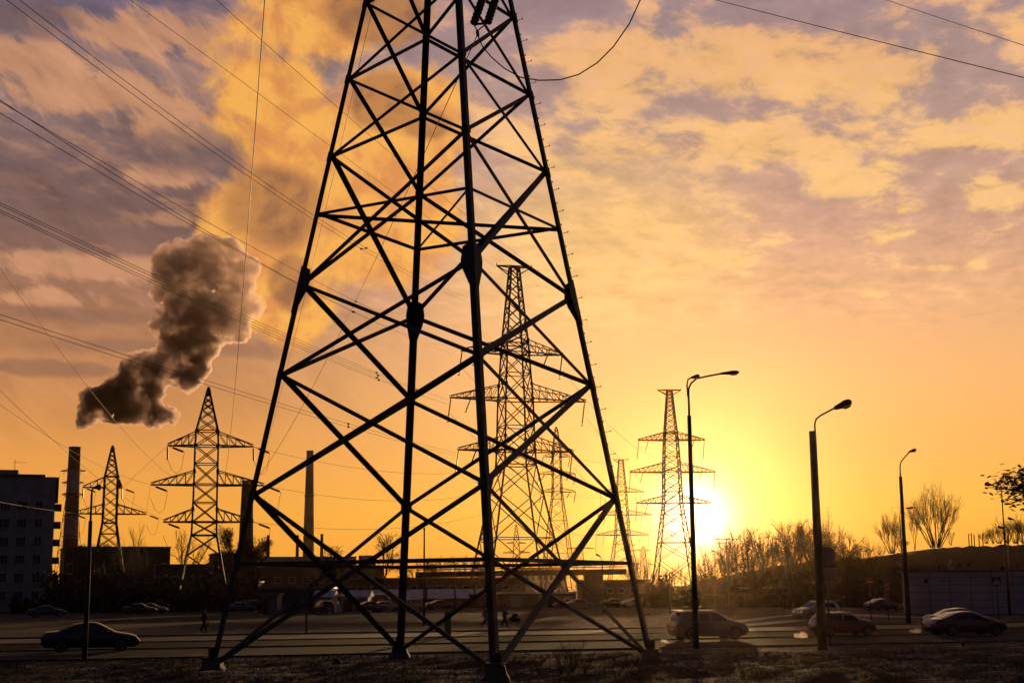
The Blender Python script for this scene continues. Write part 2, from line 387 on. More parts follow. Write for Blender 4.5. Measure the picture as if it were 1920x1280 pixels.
# insulator strings hanging inside the body
def ins_string(par, p, q, nd, r, m=glassm, tp=tpart):
    p, q = Vector(p), Vector(q); L_ = (q - p).length; mb = MB(); prof = [(.02, 0)]
    for i in range(nd):
        z = L_ * (i + .5) / nd; h = L_ / nd
        prof += [(r * .3, z - h * .42), (r, z - h * .1), (r * .96, z + h * .12), (r * .3, z + h * .28)]
    prof += [(.02, L_)]
    mb.lathe(prof, 10, p, q - p); return mb
iA, iB = at(925, -60, 51.5), at(948, -60, 51.5)
jA, jB = at(888, 46, 50.5), at(914, 44, 50.5)
for p, q in ((iA, jA), (iB, jB)):
    mb = ins_string(TW, p, q, 16, .17); tpart(mb, 'insulator_string', glassm)
yk = MB(); yk.bar(jA, jB, .07); low = at(895, 58, 50.5); yk.bar(jA, low, .04).bar(jB, low, .04).tube([low, at(896, 68, 50.5)], .07, 6); tpart(yk, 'yoke')
yk2 = MB().bar(iA, iB, .08).bar(iA, at(940, -110, 52), .04).bar(iB, at(940, -110, 52), .04); tpart(yk2, 'yoke')
# ================================================================== ground, road, paths
CR, SR = math.cos(R(15)), math.sin(R(15))
def road(s, t, z=0.0):
    """road frame: s runs along the road to the right, t away from the camera"""
    return Vector((s * CR - t * SR, s * SR + t * CR, z))
def struct(o, name=None): o['kind'] = 'structure'; return o
def gmat(name, dark, light, frost, fthr, scale=.35, stretch=4.0, bump=.6):
    m = bpy.data.materials.new(name); m.use_nodes = True; nt = m.node_tree; q = G(nt); b = nt.nodes['Principled BSDF']
    ge = nt.nodes.new('ShaderNodeNewGeometry'); P = ge.outputs['Position']
    n1 = q.noise(P, .9, 8, .7); n2 = q.noise(P, 7.0, 6, .7); n3 = q.noise(P, scale, 6, .65, .4); n4 = q.noise(P, 2.3, 6, .75)
    col = q.mix(q.step(q.add(q.mul(n1, .5), q.mul(n2, .5)), .38, .62), dark, light)
    fr = q.mul(q.step(n3, fthr, fthr + .09), q.step(q.add(q.mul(n2, .5), q.mul(n4, .5)), .47, .6))
    nt.links.new(q.mix(fr, col, frost), b.inputs['Base Color']); b.inputs['Roughness'].default_value = .95
    b.inputs['Specular IOR Level'].default_value = .03
    bn = nt.nodes.new('ShaderNodeBump'); bn.inputs['Strength'].default_value = bump; bn.inputs['Distance'].default_value = .12
    nt.links.new(q.add(n2, n4), bn.inputs['Height']); nt.links.new(bn.outputs[0], b.inputs['Normal'])
    return m
grassm = gmat('frosted_autumn_turf', (.030, .023, .018), (.075, .058, .042), (.50, .48, .55), .50)
gm = MB()
def gh(x, y):
    """gentle lumps in the near field only"""
    t = -x * SR + y * CR
    k = max(0.0, min(1.0, (63.5 - t) / 4)) * max(0, min(1, (t + 30) / 20))
    return k * (.10 * math.sin(x * .31 + 1) * math.sin(y * .23) + .07 * math.sin(x * .9 + y * .35) + .04 * math.sin(x * 1.9 - y * 1.3) + .03 * math.sin(x * 4.1 + y * 2.7))
xs = [-6000, -1200, -300, -90, -60] + [-40 + i * .8 for i in range(101)] + [60, 90, 300, 1200, 6000]
ys = [-3000, -300, -40, 0, 20, 32] + [36 + i * .5 for i in range(80)] + [80, 100, 140, 220, 400, 900, 2500, 9000]
gv = [(x, y, gh(x, y)) for y in ys for x in xs]; nx = len(xs)
gm.add(gv, [(j * nx + i, j * nx + i + 1, (j + 1) * nx + i + 1, (j + 1) * nx + i) for j in range(len(ys) - 1) for i in range(nx - 1)])
struct(gm.build('ground', grassm, None, True))
def strip(name, t0, t1, z, m, s0=-260, s1=330, n=60, wob=0.0):
    mb = MB(); vs = []
    for i in range(n + 1):
        s = s0 + (s1 - s0) * i / n
        w_ = wob * math.sin(s * .31) + wob * .5 * math.sin(s * .83)
        vs += [road(s, t0 + w_, z), road(s, t1 + w_ * .4, z)]
    mb.add(vs, [(2 * i, 2 * i + 2, 2 * i + 3, 2 * i + 1) for i in range(n)])
    return struct(mb.build(name, m))
roadm = gmat('worn_asphalt', (.030, .028, .032), (.050, .046, .052), (.2, .2, .22), .66, .6, 2, .25)
pathm = gmat('frosty_path', (.12, .105, .10), (.22, .20, .19), (.42, .41, .43), .5, .9, 2, .15)
frostm = gmat('frosted_grass', (.035, .028, .022), (.075, .058, .048), (.24, .22, .25), .50)
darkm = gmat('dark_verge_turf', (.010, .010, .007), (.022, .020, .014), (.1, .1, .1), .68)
strip('road', 66.2, 77.2, .012, roadm)
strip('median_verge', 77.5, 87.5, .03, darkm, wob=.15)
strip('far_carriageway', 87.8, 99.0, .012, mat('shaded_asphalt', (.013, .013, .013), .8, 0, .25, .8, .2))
strip('footpath', 102.2, 104.0, .05, pathm, s0=-260, s1=44)
strip('lawn', 104.0, 178, .03, frostm, s0=-260, s1=70, wob=.2)
cm = MB()
for t in (66.1, 77.35, 87.65, 99.1):
    for i in range(160):
        s = -200 + i * 2.6; p = road(s, t, .03); cm.box(p, (2.56, .15, .10), R(15))
struct(cm.build('kerb', mat('kerb_stone', (.045, .042, .04), .9, 0, .3, 1.5)))
lm = MB()
for i in range(60):
    p = road(-150 + i * 5.2, 71.7, .018); lm.box(p, (2.6, .12, .004), R(15))
lm.box(road(40, 77.0, .018), (420, .12, .004), R(15)); struct(lm.build('lane_marking', mat('worn_marking', (.09, .09, .09), .8, 0, .4, 3)))
# the side street that climbs in from the right, with frost along its edges
sd = MB()
cl_ = [gnd(1180, 1192), gnd(1420, 1163), gnd(1560, 1150), gnd(1720, 1140), gnd(1990, 1137)]
vs = []
for i, p in enumerate(cl_):
    d = (cl_[min(i + 1, 4)] - cl_[max(i - 1, 0)]).normalized(); n_ = Vector((-d.y, d.x, 0)) * 4.0
    vs += [p - n_ + Vector((0, 0, .045)), p + n_ + Vector((0, 0, .045))]
sd.add(vs, [(2 * i, 2 * i + 2, 2 * i + 3, 2 * i + 1) for i in range(4)]); struct(sd.build('side_street', roadm))
fe = MB()
def ribbon(pix, w, z=.062):
    pp = [gnd(*p) for p in pix]; vs = []
    for i, p in enumerate(pp):
        d = (pp[min(i + 1, len(pp) - 1)] - pp[max(i - 1, 0)]).normalized(); n_ = Vector((-d.y, d.x, 0)) * w
        vs += [p - n_ + Vector((0, 0, z)), p + n_ + Vector((0, 0, z))]
    fe.add(vs, [(2 * i, 2 * i + 2, 2 * i + 3, 2 * i + 1) for i in range(len(pp) - 1)])
ribbon([(1290, 1172), (1380, 1166), (1440, 1158), (1500, 1152)], .8)
ribbon([(1385, 1174), (1450, 1168), (1500, 1163)], 1.0, .066)
ribbon([(1600, 1152), (1650, 1156), (1690, 1157), (1760, 1158), (1800, 1156)], 1.6, .07)
ribbon([(1810, 1153), (1870, 1150), (1930, 1148)], 1.0, .07)
struct(fe.build('frost_patch', mat('old_snow', (.30, .29, .34), .9, 0, .3, 1.2, col2=(.08, .075, .08))))
# grass tufts in the near field
tm = MB(); rg = random.Random(3)
for i in range(30000):
    y = 38 + 27 * rg.random() ** .8; hw = y * .40; x = rg.uniform(-hw, hw); t = -x * SR + y * CR
    if t > 65.6: continue
    big = .5 + .5 * math.sin(x * .5 + 2) * math.sin(y * .7 + x * .2)
    h = rg.uniform(.03, .10) + (.12 * rg.random() ** 3) * big; z = gh(x, y) - .02
    for k in range(3):
        a = rg.uniform(0, 6.283); w = rg.uniform(.008, .02); l = rg.uniform(.02, .12); b_ = Vector((x + rg.uniform(-.08, .08), y + rg.uniform(-.08, .08), z))
        s_ = Vector((math.cos(a + 1.57), math.sin(a + 1.57), 0)) * w
        tm.add([b_ - s_, b_ + s_, b_ + Vector((math.cos(a) * l, math.sin(a) * l, h))], [(0, 1, 2)])
o = tm.build('dry_grass', mat('dry_grass_blades', (.10, .075, .045), .9, 0, .5, .9, col2=(.03, .024, .014)))
o['kind'] = 'stuff'; o['label'] = 'short dry frosted grass of the near field'; o['category'] = 'grass'

# ================================================================== cars
def interp(pts, x):
    for (a, b), (c, d) in zip(pts, pts[1:]):
        if x <= c:
            t = (x - a) / (c - a) if c > a else 0; t = max(0, min(1, t)); return b + (d - b) * t
    return pts[-1][1]
def smooth(pts, x, r=.07):
    return sum(interp(pts, x + r * k) for k in (-1, -.5, 0, .5, 1)) / 5
BODY = {
 # x runs rear bumper (0) to nose (1) ; top outline in metres
 'sedan': dict(L=4.75, W=1.84, top=[(0, .62), (.012, .92), (.03, 1.00), (.17, 1.04), (.33, 1.38), (.45, 1.455), (.55, 1.44), (.74, .98), (.93, .82), (.985, .70), (1, .45)], belt=[(0, .86), (.3, .93), (.74, .90), (1, .68)], green=(.17, .745), side=(.24, .70), wind=(.57, .73), rear=(.18, .34), wh=(.20, .805), wr=.325, pillar=(.455,)),
 'coupe': dict(L=4.85, W=1.86, top=[(0, .60), (.012, .90), (.03, .98), (.12, 1.02), (.33, 1.36), (.45, 1.42), (.55, 1.40), (.76, .94), (.93, .78), (.985, .66), (1, .42)], belt=[(0, .84), (.3, .92), (.76, .87), (1, .64)], green=(.12, .765), side=(.20, .72), wind=(.575, .75), rear=(.13, .33), wh=(.20, .81), wr=.335, pillar=(.455,)),
 'suv': dict(L=4.35, W=1.84, top=[(0, .60), (.01, 1.0), (.035, 1.25), (.10, 1.58), (.16, 1.64), (.5, 1.65), (.58, 1.61), (.77, 1.10), (.93, .98), (.985, .82), (1, .5)], belt=[(0, 1.02), (.3, 1.03), (.77, 1.0), (1, .8)], green=(.02, .775), side=(.12, .735), wind=(.60, .765), rear=(.025, .10), wh=(.19, .80), wr=.35, pillar=(.30, .46)),
 'hatch': dict(L=3.85, W=1.70, top=[(0, .55), (.012, .85), (.03, .98), (.13, 1.36), (.2, 1.42), (.5, 1.43), (.58, 1.40), (.74, 1.0), (.92, .88), (.98, .74), (1, .45)], belt=[(0, .88), (.3, .90), (.75, .88), (1, .72)], green=(.035, .745), side=(.13, .71), wind=(.60, .735), rear=(.04, .13), wh=(.175, .825), wr=.30, pillar=(.42,)),
 'van': dict(L=5.2, W=2.0, top=[(0, .6), (.005, 2.2), (.02, 2.35), (.72, 2.35), (.78, 2.25), (.90, 1.35), (.975, 1.05), (1, .55)], belt=[(0, 1.15), (.8, 1.15), (.9, 1.05), (1, .85)], green=(.01, .90), side=(.70, .86), wind=(.79, .89), rear=(.004, .012), wh=(.18, .83), wr=.34, pillar=()),
}
def section(sp_, x):
    L_, W_ = sp_['L'], sp_['W'] / 2
    e = abs(x - .5) * 2; w = W_ * (1 - .10 * e ** 5 - .04 * e ** 2)
    zt = smooth(sp_['top'], x, .022); zb = .22 + .16 * max(0, (e - .86) / .14) ** 2
    zl = min(interp(sp_['belt'], x), zt - .05); k = max(0, min(1, (zt - zl - .05) / .45))
    wt = w * (.95 - .19 * k)
    mid = (zb + zl) / 2
    return [(0, zb), (w * .8, zb), (w * .95, zb + .08), (w, mid), (w * .985, zl - .06), (w * .96, zl), (wt + (w * .96 - wt) * .12, zt - .07 * (.4 + k)), (wt * .88, zt - .012), (wt * .5, zt + .012), (0, zt + .02)]
def make_car(name, label, cat, kind, col, paint, loc, rz, group=None, detail=True, lit=False, sx=1.0):
    sp_ = BODY[kind]; L_ = sp_['L']; root = thing(name, label, cat, loc, rz, group)
    N = 46 if detail else 26
    xs_ = [0, .004, .012, .022, .035] + [.05 + .9 * i / (N - 1) for i in range(N)] + [.965, .978, .988, .996, 1.0]
    mb = MB(); rows = []
    for x in xs_:
        pr = section(sp_, x); full = [(-a, z) for a, z in pr[::-1][:-1]] + [(a, z) for a, z in pr]
        rows.append([Vector(((x - .5) * L_, y, z)) for y, z in full])
    n = len(rows[0]); vs = [v for r_ in rows for v in r_]
    fs = [(i * n + j, i * n + (j + 1) % n, (i + 1) * n + (j + 1) % n, (i + 1) * n + j) for i in range(len(xs_) - 1) for j in range(n)]
    fs += [tuple(range(n)), tuple((len(xs_) - 1) * n + j for j in range(n))[::-1]]
    mb.add(vs, fs); mb.build('body', paint, root, True)
    half = lambda x: section(sp_, x)
    def pane(x0, x1, s, lo=.12, hi_=.86, k=6, slope0=0.0, slope1=0.0):
        q = MB(); vv = []
        for i in range(k + 1):
            for f in (lo, hi_):
                x = x0 + (x1 - x0) * i / k + (slope0 * (f) * (1 - i / k) + slope1 * f * (i / k))
                pr = half(x); a, b = Vector((pr[5][0], pr[5][1])), Vector((pr[6][0], pr[6][1])); c = a.lerp(b, f)
                vv.append(((x - .5) * L_, s * (c.x + .012), c.y))
        return q.add(vv, [(2 * i, 2 * i + 2, 2 * i + 3, 2 * i + 1) for i in range(k)])
    x0, x1 = sp_['side']; cuts = [x0] + list(sp_['pillar']) + [x1]
    for s in (-1, 1):
        for a, b in zip(cuts, cuts[1:]):
            first = a == x0; last = b == x1
            pane(a + (.0 if first else .008), b - (.0 if last else .008), s, slope0=(.06 if first and kind != 'van' else 0), slope1=(-.10 if last else 0)).build('side_window', carglass, root)
    for nm, (a, b) in (('windscreen', sp_['wind']), ('rear_window', sp_['rear'])):
        q = MB(); vv = []; k = 5
        for i in range(k + 1):
            x = a + (b - a) * i / k; pr = half(x)
            for (y, z) in [(-pr[7][0], pr[7][1]), (-pr[8][0], pr[8][1]), (0, pr[9][1]), (pr[8][0], pr[8][1]), (pr[7][0], pr[7][1])]:
                vv.append(((x - .5) * L_ + (.012 if nm == 'windscreen' else -.012), y * .97, z + .010))
        q.add(vv, [(5 * i + j, 5 * i + j + 1, 5 * i + 5 + j + 1, 5 * i + 5 + j) for i in range(k) for j in range(4)])
        q.build(nm, carglass, root, True)
    wr = sp_['wr']
    for wx in sp_['wh']:
        for s in (-1, 1):
            c = Vector(((wx - .5) * L_, s * (sp_['W'] / 2 - .12), wr)); wmb = MB()
            wmb.lathe([(wr * .72, -.1), (wr * .95, -.105), (wr, -.06), (wr, .06), (wr * .95, .115), (wr * .7, .12)], 20, c, (0, s, 0))
            w_ = wmb.build('wheel', blackm, root, True)
            rm = MB(); rm.lathe([(wr * .66, .118), (wr * .62, .128), (wr * .56, .118)], 16, c, (0, s, 0))
            for k in range(5):
                a = k * 2 * math.pi / 5 + .3; rm.bar(c + Vector((0, s * .124, 0)), c + Vector((math.cos(a) * wr * .6, s * .124, math.sin(a) * wr * .6)), .05, .012)
            rm.build('rim', rimm, w_)
            if detail:
                ar = MB(); ar.tube([c + Vector((math.cos(a) * (wr + .045), s * .118, math.sin(a) * (wr + .045))) for a in [math.pi * (i / 14 * 1.1 - .05) for i in range(15)]], .035, 5); ar.build('wheel_arch', blackm, root)
    for s in (-1, 1):
        pr = half(.972); z = pr[5][1] - .10; hl = MB(); hl.lathe([(.01, -.05), (.09, -.02), (.10, .01), (.06, .05), (.01, .06)], 10, ((.972 - .5) * L_, s * (pr[3][0] - .22), z), (1, s * .35, 0))
        hl.build('headlight', mat('lit_headlight', (.8, .75, .6), .3, 0, .05, emit=(1, .72, .35, 9)) if lit else chrome, root, True)
        pr = half(.012); z = pr[5][1] - .07; tl = MB().box(((.012 - .5) * L_ - .0, s * (pr[3][0] - .14), z), (.10, .30, .15), s * .25); tl.build('tail_lamp', tailm, root)
        pm = half(x1 - .01); ml = MB().lathe([(.02, -.11), (.07, -.08), (.085, 0), (.07, .09), (.02, .11)], 8, ((x1 - .035 - .5) * L_, s * (pm[5][0] + .12), pm[5][1] + .07), (0, 1, 0)); ml.build('wing_mirror', paint, root, True)
    pl_ = MB().box((-.5 * L_ - .012, 0, .62 if kind != 'van' else .6), (.02, .5, .11)); pl_.build('number_plate', whitep, root)
    if detail:
        bl = MB().box((0, 0, .26), (L_ * .52, sp_['W'] * .985, .09)); bl.build('sill_trim', blackm, root)
    if kind == 'suv':
        rr_ = MB()
        for s in (-1, 1): rr_.tube([((x - .5) * L_, s * .60, 1.70 - .02 * abs(x - .35)) for x in (.17, .19, .3, .45, .53, .55)], .022, 5)
        rr_.build('roof_rail', chrome, root)
        MB().box((-.5 * L_ + .30, 0, 1.665), (.36, 1.25, .035)).build('roof_spoiler', paint, root)
    return root
def paint(name, col, rough=.28): return mat(name, col, rough, 0, .06, 1.0, coat=.5)
P_black = paint('black_car_paint', (.012, .012, .016)); P_silver = paint('silver_beige_paint', (.12, .105, .11), .35)
P_orange = paint('burnt_orange_paint', (.075, .028, .014)); P_grey = paint('dark_grey_paint', (.03, .03, .032)); P_brown = paint('brown_grey_paint', (.06, .055, .055))
P_white = paint('frosted_white_paint', (.20, .19, .22), .5); P_red = paint('dull_red_paint', (.10, .02, .015)); P_blue = paint('slate_blue_paint', (.05, .06, .10)); P_yellow = paint('yellow_ochre_paint', (.24, .13, .02))
def on_road(x, y, z=.014):
    p = gnd(x, y); return (p.x, p.y, z)
RZ = R(15)
make_car('sedan', 'black sedan driving right on the near road, behind the bent lamp post at left', 'car', 'sedan', 0, P_black, on_road(170, 1221), RZ)
make_car('compact_suv', 'pale silver compact crossover with roof rails driving right, behind the thin tall lamp post', 'car', 'suv', 0, P_silver, on_road(1328, 1199), RZ)
make_car('hatchback', 'small orange brown hatchback with round headlights behind the thick concrete lamp post', 'car', 'hatch', 0, P_orange, on_road(1580, 1192), RZ)
make_car('coupe_sedan', 'long dark fastback sedan at the right, nearer of the two overlapping cars', 'car', 'coupe', 0, P_grey, on_road(1811, 1191), RZ)
make_car('sedan', 'brown grey sedan at the right whose roof shows behind the longer dark fastback', 'car', 'sedan', 0, P_brown, on_road(1801, 1181), RZ)
make_car('hatchback', 'white and dark compact car coming down the side street with its bright front toward us', 'car', 'suv', 0, P_white, on_road(1531, 1161), R(205), lit=True)
# parked cars beyond the lawn: (x px centre, y px of tyres, kind, paint, heading, label)
PK = [
 (262, 1151, 'sedan', P_grey, -8, 'dark parked saloon with a pale frosted roof, left of a white roofed car'),
 (283, 1150, 'sedan', P_white, -12, 'white roofed parked saloon in the left lot below the bushes'),
 (300, 1147, 'suv', P_silver, -10, 'tall rounded parked car at the right end of the left lot'),
 (88, 1157, 'sedan', P_blue, 8, 'dim bluish parked car in front of the apartment block bushes'),
 (452, 1147, 'sedan', P_white, 5, 'pale frosted car parked left of the grey container shed'),
 (478, 1146, 'suv', P_red, 5, 'dull red car parked directly against the grey container shed'),
 (607, 1150, 'suv', P_red, 100, 'red brown car parked between two white sheds'),
 (695, 1147, 'sedan', P_blue, 12, 'slate blue car with frosted bonnet parked before the yellow van'),
 (722, 1146, 'sedan', P_white, 8, 'frost covered white car parked just right of the yellow van'),
 (778, 1143, 'suv', P_white, 10, 'white car parked to the right of the rear tower leg'),
 (826, 1143, 'sedan', P_grey, 8, 'dark car with a frosty windscreen parked left of the green pillar'),
 (1065, 1140, 'sedan', P_white, 170, 'pale parked saloon nearest the tower leg crossing on the right'),
 (1086, 1141, 'sedan', P_silver, 14, 'silver beige saloon parked right beside the pale saloon'),
 (1150, 1139, 'sedan', P_brown, 12, 'brown grey saloon parked behind the right tower leg'),
 (1192, 1139, 'coupe', P_silver, 12, 'long silver saloon parked to the right of the right tower leg'),
 (1283, 1138, 'suv', P_brown, 12, 'brown car parked behind the silver crossover in the sun glare'),
 (1588, 1137, 'sedan', P_grey, 14, 'dark parked car behind the round road sign and the orange hatchback'),
 (1655, 1144, 'coupe', P_grey, 14, 'low dark car waiting by the frost patches left of the dark fastback'),
 (1722, 1142, 'hatch', P_blue, 170, 'bluish parked hatchback at the left corner of the metal clad hall'),
]
for (x, y, kd, pt, a, lb) in PK:
    make_car('parked_car', lb, 'car', kd, 0, pt, on_road(x, y, .05), R(15 + a), 'cars parked beyond the lawn', detail=False)
make_car('van', 'yellow ochre delivery van parked among the sheds', 'van', 'van', 0, P_yellow, on_road(706, 1143, .05), R(20), detail=False)
make_car('van', 'van parked by the mid pylon with a bright lit headlamp', 'van', 'van', 0, P_brown, on_road(888, 1133, .05), R(230), detail=False, lit=True)
# ================================================================== distant pylons
def body_pt(cx, cy, yaw, k, w, z):
    a = yaw + R(45 + 90 * k); return Vector((cx + w * 1.4142 * math.cos(a), cy + w * 1.4142 * math.sin(a), z))
def pylon(label, xpx, Y, prof, arms, yaw=14, s=1.0, legw=.22, brw=.11, top='cap', capw=0, cell=1.15, gus=True, ins='susp', inl=3.6, basex=None, name='lattice_pylon', wide=1.2):
    """prof: [(y px, apparent width px)] bottom last; arms: [(y px of lower chord, left px, right px, depth px)]"""
    yaw = R(yaw); k_ = Y / FPX; hy = 1105 + (960 - xpx) * math.sin(ROLL)
    base = gx(basex or xpx, Y); cx, cy = at(xpx, prof[0][0], Y).x, Y
    def zz(y): return at(xpx, y, Y).z
    P = [(zz(y), w * k_ / 2 / wide) for y, w in prof]
    if P[-1][0] > .2:
        (za, wa), (zb, wb) = P[-2], P[-1]; P.append((0.0, wb + (wb - wa) / (zb - za) * (0 - zb)))
    root = thing(name, label, 'pylon', (cx, cy, 0))
    inv_ = Matrix.Translation((-cx, -cy, 0))
    def bld(mb, nm, m=steel2, par=None):
        o = mb.build(nm, m, par or root)
        if par is None: o.matrix_parent_inverse = inv_
        return o
    def wat(z):
        for (za, wa), (zb, wb) in zip(P, P[1:]):
            if zb <= z <= za: return wa + (wb - wa) * (za - z) / (za - zb)
        return P[-1][1]
    for k in range(4):
        mb = MB()
        for (za, wa), (zb, wb) in zip(P, P[1:]): mb.bar(body_pt(cx, cy, yaw, k, wa, za), body_pt(cx, cy, yaw, k, wb, zb), legw * s)
        bld(mb, 'leg')
    # lattice: one part per face
    zs = [P[0][0]]
    forced = sorted([p[0] for p in P], reverse=True)
    z = P[0][0]
    while z > .3:
        st = max(1.0, wat(z) * 2 * cell); nz = z - st
        nf = [f for f in forced if f < z - .01]
        if nf and nz < nf[0] + st * .45: nz = nf[0]
        z = max(0.0, nz); zs.append(z)
    for k in range(4):
        mb = MB(); k2 = (k + 1) % 4
        for i, (a, b) in enumerate(zip(zs, zs[1:])):
            A, B = (lambda kk, zq: body_pt(cx, cy, yaw, kk, wat(zq), zq)), None
            mb.bar(A(k, a), A(k2, b), brw * s); mb.bar(A(k2, a), A(k, b), brw * s)
            if wat(a) > 1.9 * s and i % 2: mb.bar(A(k, a), A(k2, a), brw * s)
        for f in forced[:-1]: mb.bar(body_pt(cx, cy, yaw, k, wat(f), f), body_pt(cx, cy, yaw, k2, wat(f), f), brw * 1.2 * s)
        bld(mb, 'lattice_face')
    d = Vector((math.cos(yaw), math.sin(yaw), 0)); sd_ = Vector((-d.y, d.x, 0))
    tips = []
    for (y, l, r_, dp) in arms:
        zl = zz(y); w = wat(zl); up = dp * k_; wu = wat(zl + up)
        for sgn, ln in ((-1, l), (1, r_)):
            if not ln: continue
            Ln = ln * k_; dd = d * sgn; c0 = Vector((cx, cy, zl)); c1 = Vector((cx, cy, zl + up)); tp = Vector((cx, cy, zl)) + dd * Ln
            mb = MB(); lo = [c0 + dd * w - sd_ * w, c0 + dd * w + sd_ * w]; hi_ = [c1 + dd * wu - sd_ * wu, c1 + dd * wu + sd_ * wu]
            tpu = tp + Vector((0, 0, .35 * s)); n = max(3, int(Ln / (1.7 * s)))
            for a, b in zip(lo + hi_, (tp, tp, tpu, tpu)): mb.bar(a, b, brw * 1.5 * s if a in lo else brw * s)
            for i in range(n):
                t0, t1 = i / n, (i + 1) / n
                for a, b in zip(lo, hi_): mb.bar(a.lerp(tp, t0), b.lerp(tpu, t0), brw * .7 * s); mb.bar(b.lerp(tpu, t0), a.lerp(tp, t1), brw * .6 * s)
                mb.bar(lo[0].lerp(tp, t0), lo[1].lerp(tp, t1), brw * .8 * s)
            if gus:
                for a in lo + hi_: mb.box(a, (.5 * s, .5 * s, .5 * s), yaw)
            bld(mb, 'crossarm'); tips.append(tp)
            if ins == 'susp':
                for t in ((.0,) if Ln < 5 * s else (.0, .3)):
                    b = tp.lerp(Vector((cx, cy, zl)), t + .02); e = b + Vector((-.25 * s * sgn * 0 - .6, -.2, -inl))
                    if t: e = b + Vector((-1.0, .4, -inl * .55))
                    q = MB(); q.tube([b, b.lerp(e, .05), b.lerp(e, .06), b.lerp(e, .9), b.lerp(e, .92), e], [.04, .04, .13 * s, .13 * s, .05, .05], 6); q.box(e, (.5 * s, .2, .12)); bld(q, 'insulator_string', porc)
            elif ins == 'tens':
                b = tp; e = b + Vector((inl * .95 * (.75), inl * .2, -inl * .28)); q = MB(); f_ = b.lerp(e, .3)
                q.tube([b, f_, f_.lerp(e, .02), f_.lerp(e, .9), f_.lerp(e, .93), e], [.04, .04, .2 * s, .2 * s, .05, .05], 6); bld(q, 'insulator_string', porc)
                if (y, l, r_, dp) == arms[0] or Ln < 6:
                    q = MB(); e2 = b + Vector((.1, 0, -inl * .62)); q.tube([b, b.lerp(e2, .1), b.lerp(e2, .12), b.lerp(e2, 1), e2 + Vector((0, 0, -.1))], [.04, .04, .16 * s, .16 * s, .04], 6); bld(q, 'insulator_string', porc)
                lowp = [b + Vector((.1, 0, -inl * .6))] + [b.lerp(e, t) + Vector((0, 0, -inl * .6 - inl * .5 * math.sin(math.pi * min(1, t * 1.0)))) * 1 for t in (.3, .6, .85)] + [e]
                q = MB().tube(lowp, .035 * s, 4); bld(q, 'jumper_cable', cablem)
    zt, wt = P[0]
    if top == 'cap':
        mb = MB()
        for sgn in (-1, 1):
            tp = Vector((cx, cy, zt)) + d * sgn * capw * k_
            for q in (-1, 1):
                mb.bar(Vector((cx, cy, zt)) + d * sgn * wt + sd_ * wt * q, tp, brw * 1.3 * s); mb.bar(Vector((cx, cy, zt - 1.6 * s)) + d * sgn * wt + sd_ * wt * q, tp, brw * s)
            mb.bar(tp, tp + Vector((0, 0, .5)), .15 * s)
        mb.bar(Vector((cx, cy, zt)) - d * wt, Vector((cx, cy, zt)) + d * wt, brw * 1.3 * s); bld(mb, 'earth_wire_bracket')
    else:
        mb = MB()
        for k in range(4): mb.bar(body_pt(cx, cy, yaw, k, wt, zt), (cx, cy, zt + 1.0 * s), legw * s)
        bld(mb, 'peak')
    return tips
TIP = {}
TIP['mid'] = pylon('tall three armed lattice pylon standing directly behind the near tower, largest of the distant ones', 964, 262,
      [(500, 19), (645, 50), (662, 52), (750, 65), (845, 71), (872, 74), (1128, 188)], [(662, 106, 97, 24), (749, 128, 142, 28), (845, 113, 115, 26)], yaw=17, legw=.34, brw=.16, capw=35, inl=4.6, basex=966, wide=1.22, cell=.95)
TIP['sun'] = pylon('lattice pylon with three crossarms standing in the glare of the setting sun', 1255, 440,
      [(731, 9), (812, 23), (825, 25), (883, 31), (943, 34), (1100, 76)], [(825, 62, 65, 15), (885, 79, 83, 18), (943, 68, 72, 14)], yaw=3, legw=.40, brw=.22, capw=22, inl=6, basex=1259, wide=1.02, cell=.62, s=1.0)
TIP['mid2'] = pylon('slim lattice pylon seen beside the right leg of the near tower', 1164, 700,
      [(861, 8), (922, 18), (965, 22), (1003, 26), (1100, 56)], [(922, 40, 42, 9), (965, 46, 56, 9), (1003, 50, 50, 10)], yaw=5, legw=.42, brw=.2, capw=15, inl=9, basex=1166, wide=1.02, cell=.62)
TIP['p1043'] = pylon('narrow lattice pylon with short crossarms just right of the largest distant pylon', 1043, 420,
      [(806, 6), (845, 18), (920, 20), (935, 24), (1100, 72)], [(856, 26, 26, 7), (889, 34, 36, 7), (922, 30, 36, 7)], yaw=8, legw=.24, brw=.10, top='peak', ins='susp', inl=3, basex=1045, wide=1.2, cell=.9)
TIP['p390'] = pylon('dark lattice pylon with pointed top standing second from the left', 391, 250,
      [(736, 7), (808, 47), (836, 50), (908, 50), (978, 52), (1003, 54), (1132, 112)], [(836, 72, 86, 26), (909, 100, 108, 26), (978, 75, 90, 24)], yaw=12, legw=.32, brw=.16, top='peak', ins='tens', inl=4.0, wide=1.18, cell=.8, basex=391)
TIP['p210'] = pylon('small pointed lattice pylon at the left between the striped chimney and a lamp post', 211, 335,
      [(843, 6), (893, 28), (980, 30), (1122, 82)], [(914, 50, 20, 20), (963, 66, 66, 18)], yaw=20, legw=.34, brw=.18, top='peak', ins='tens', inl=4.0, wide=1.2, cell=.8, basex=212)
TIP['pchim'] = pylon('faint pylon hidden behind the red and white striped chimney with only its arm ends showing', 138, 950,
      [(862, 4), (880, 8), (1080, 40)], [(883, 23, 24, 5), (905, 20, 21, 4), (927, 19, 20, 4)], yaw=0, legw=.3, brw=.25, top='peak', ins='susp', inl=5, gus=False, wide=1.0, cell=1.2)
pylon('tiny far pylon on the horizon seen between the legs of the largest distant pylon', 968, 1150,
      [(985, 3), (1010, 9), (1090, 18)], [(1018, 18, 18, 3), (1036, 25, 25, 4)], yaw=4, legw=.4, brw=.3, top='peak', ins='none', gus=False, wide=1.0, cell=1.2)
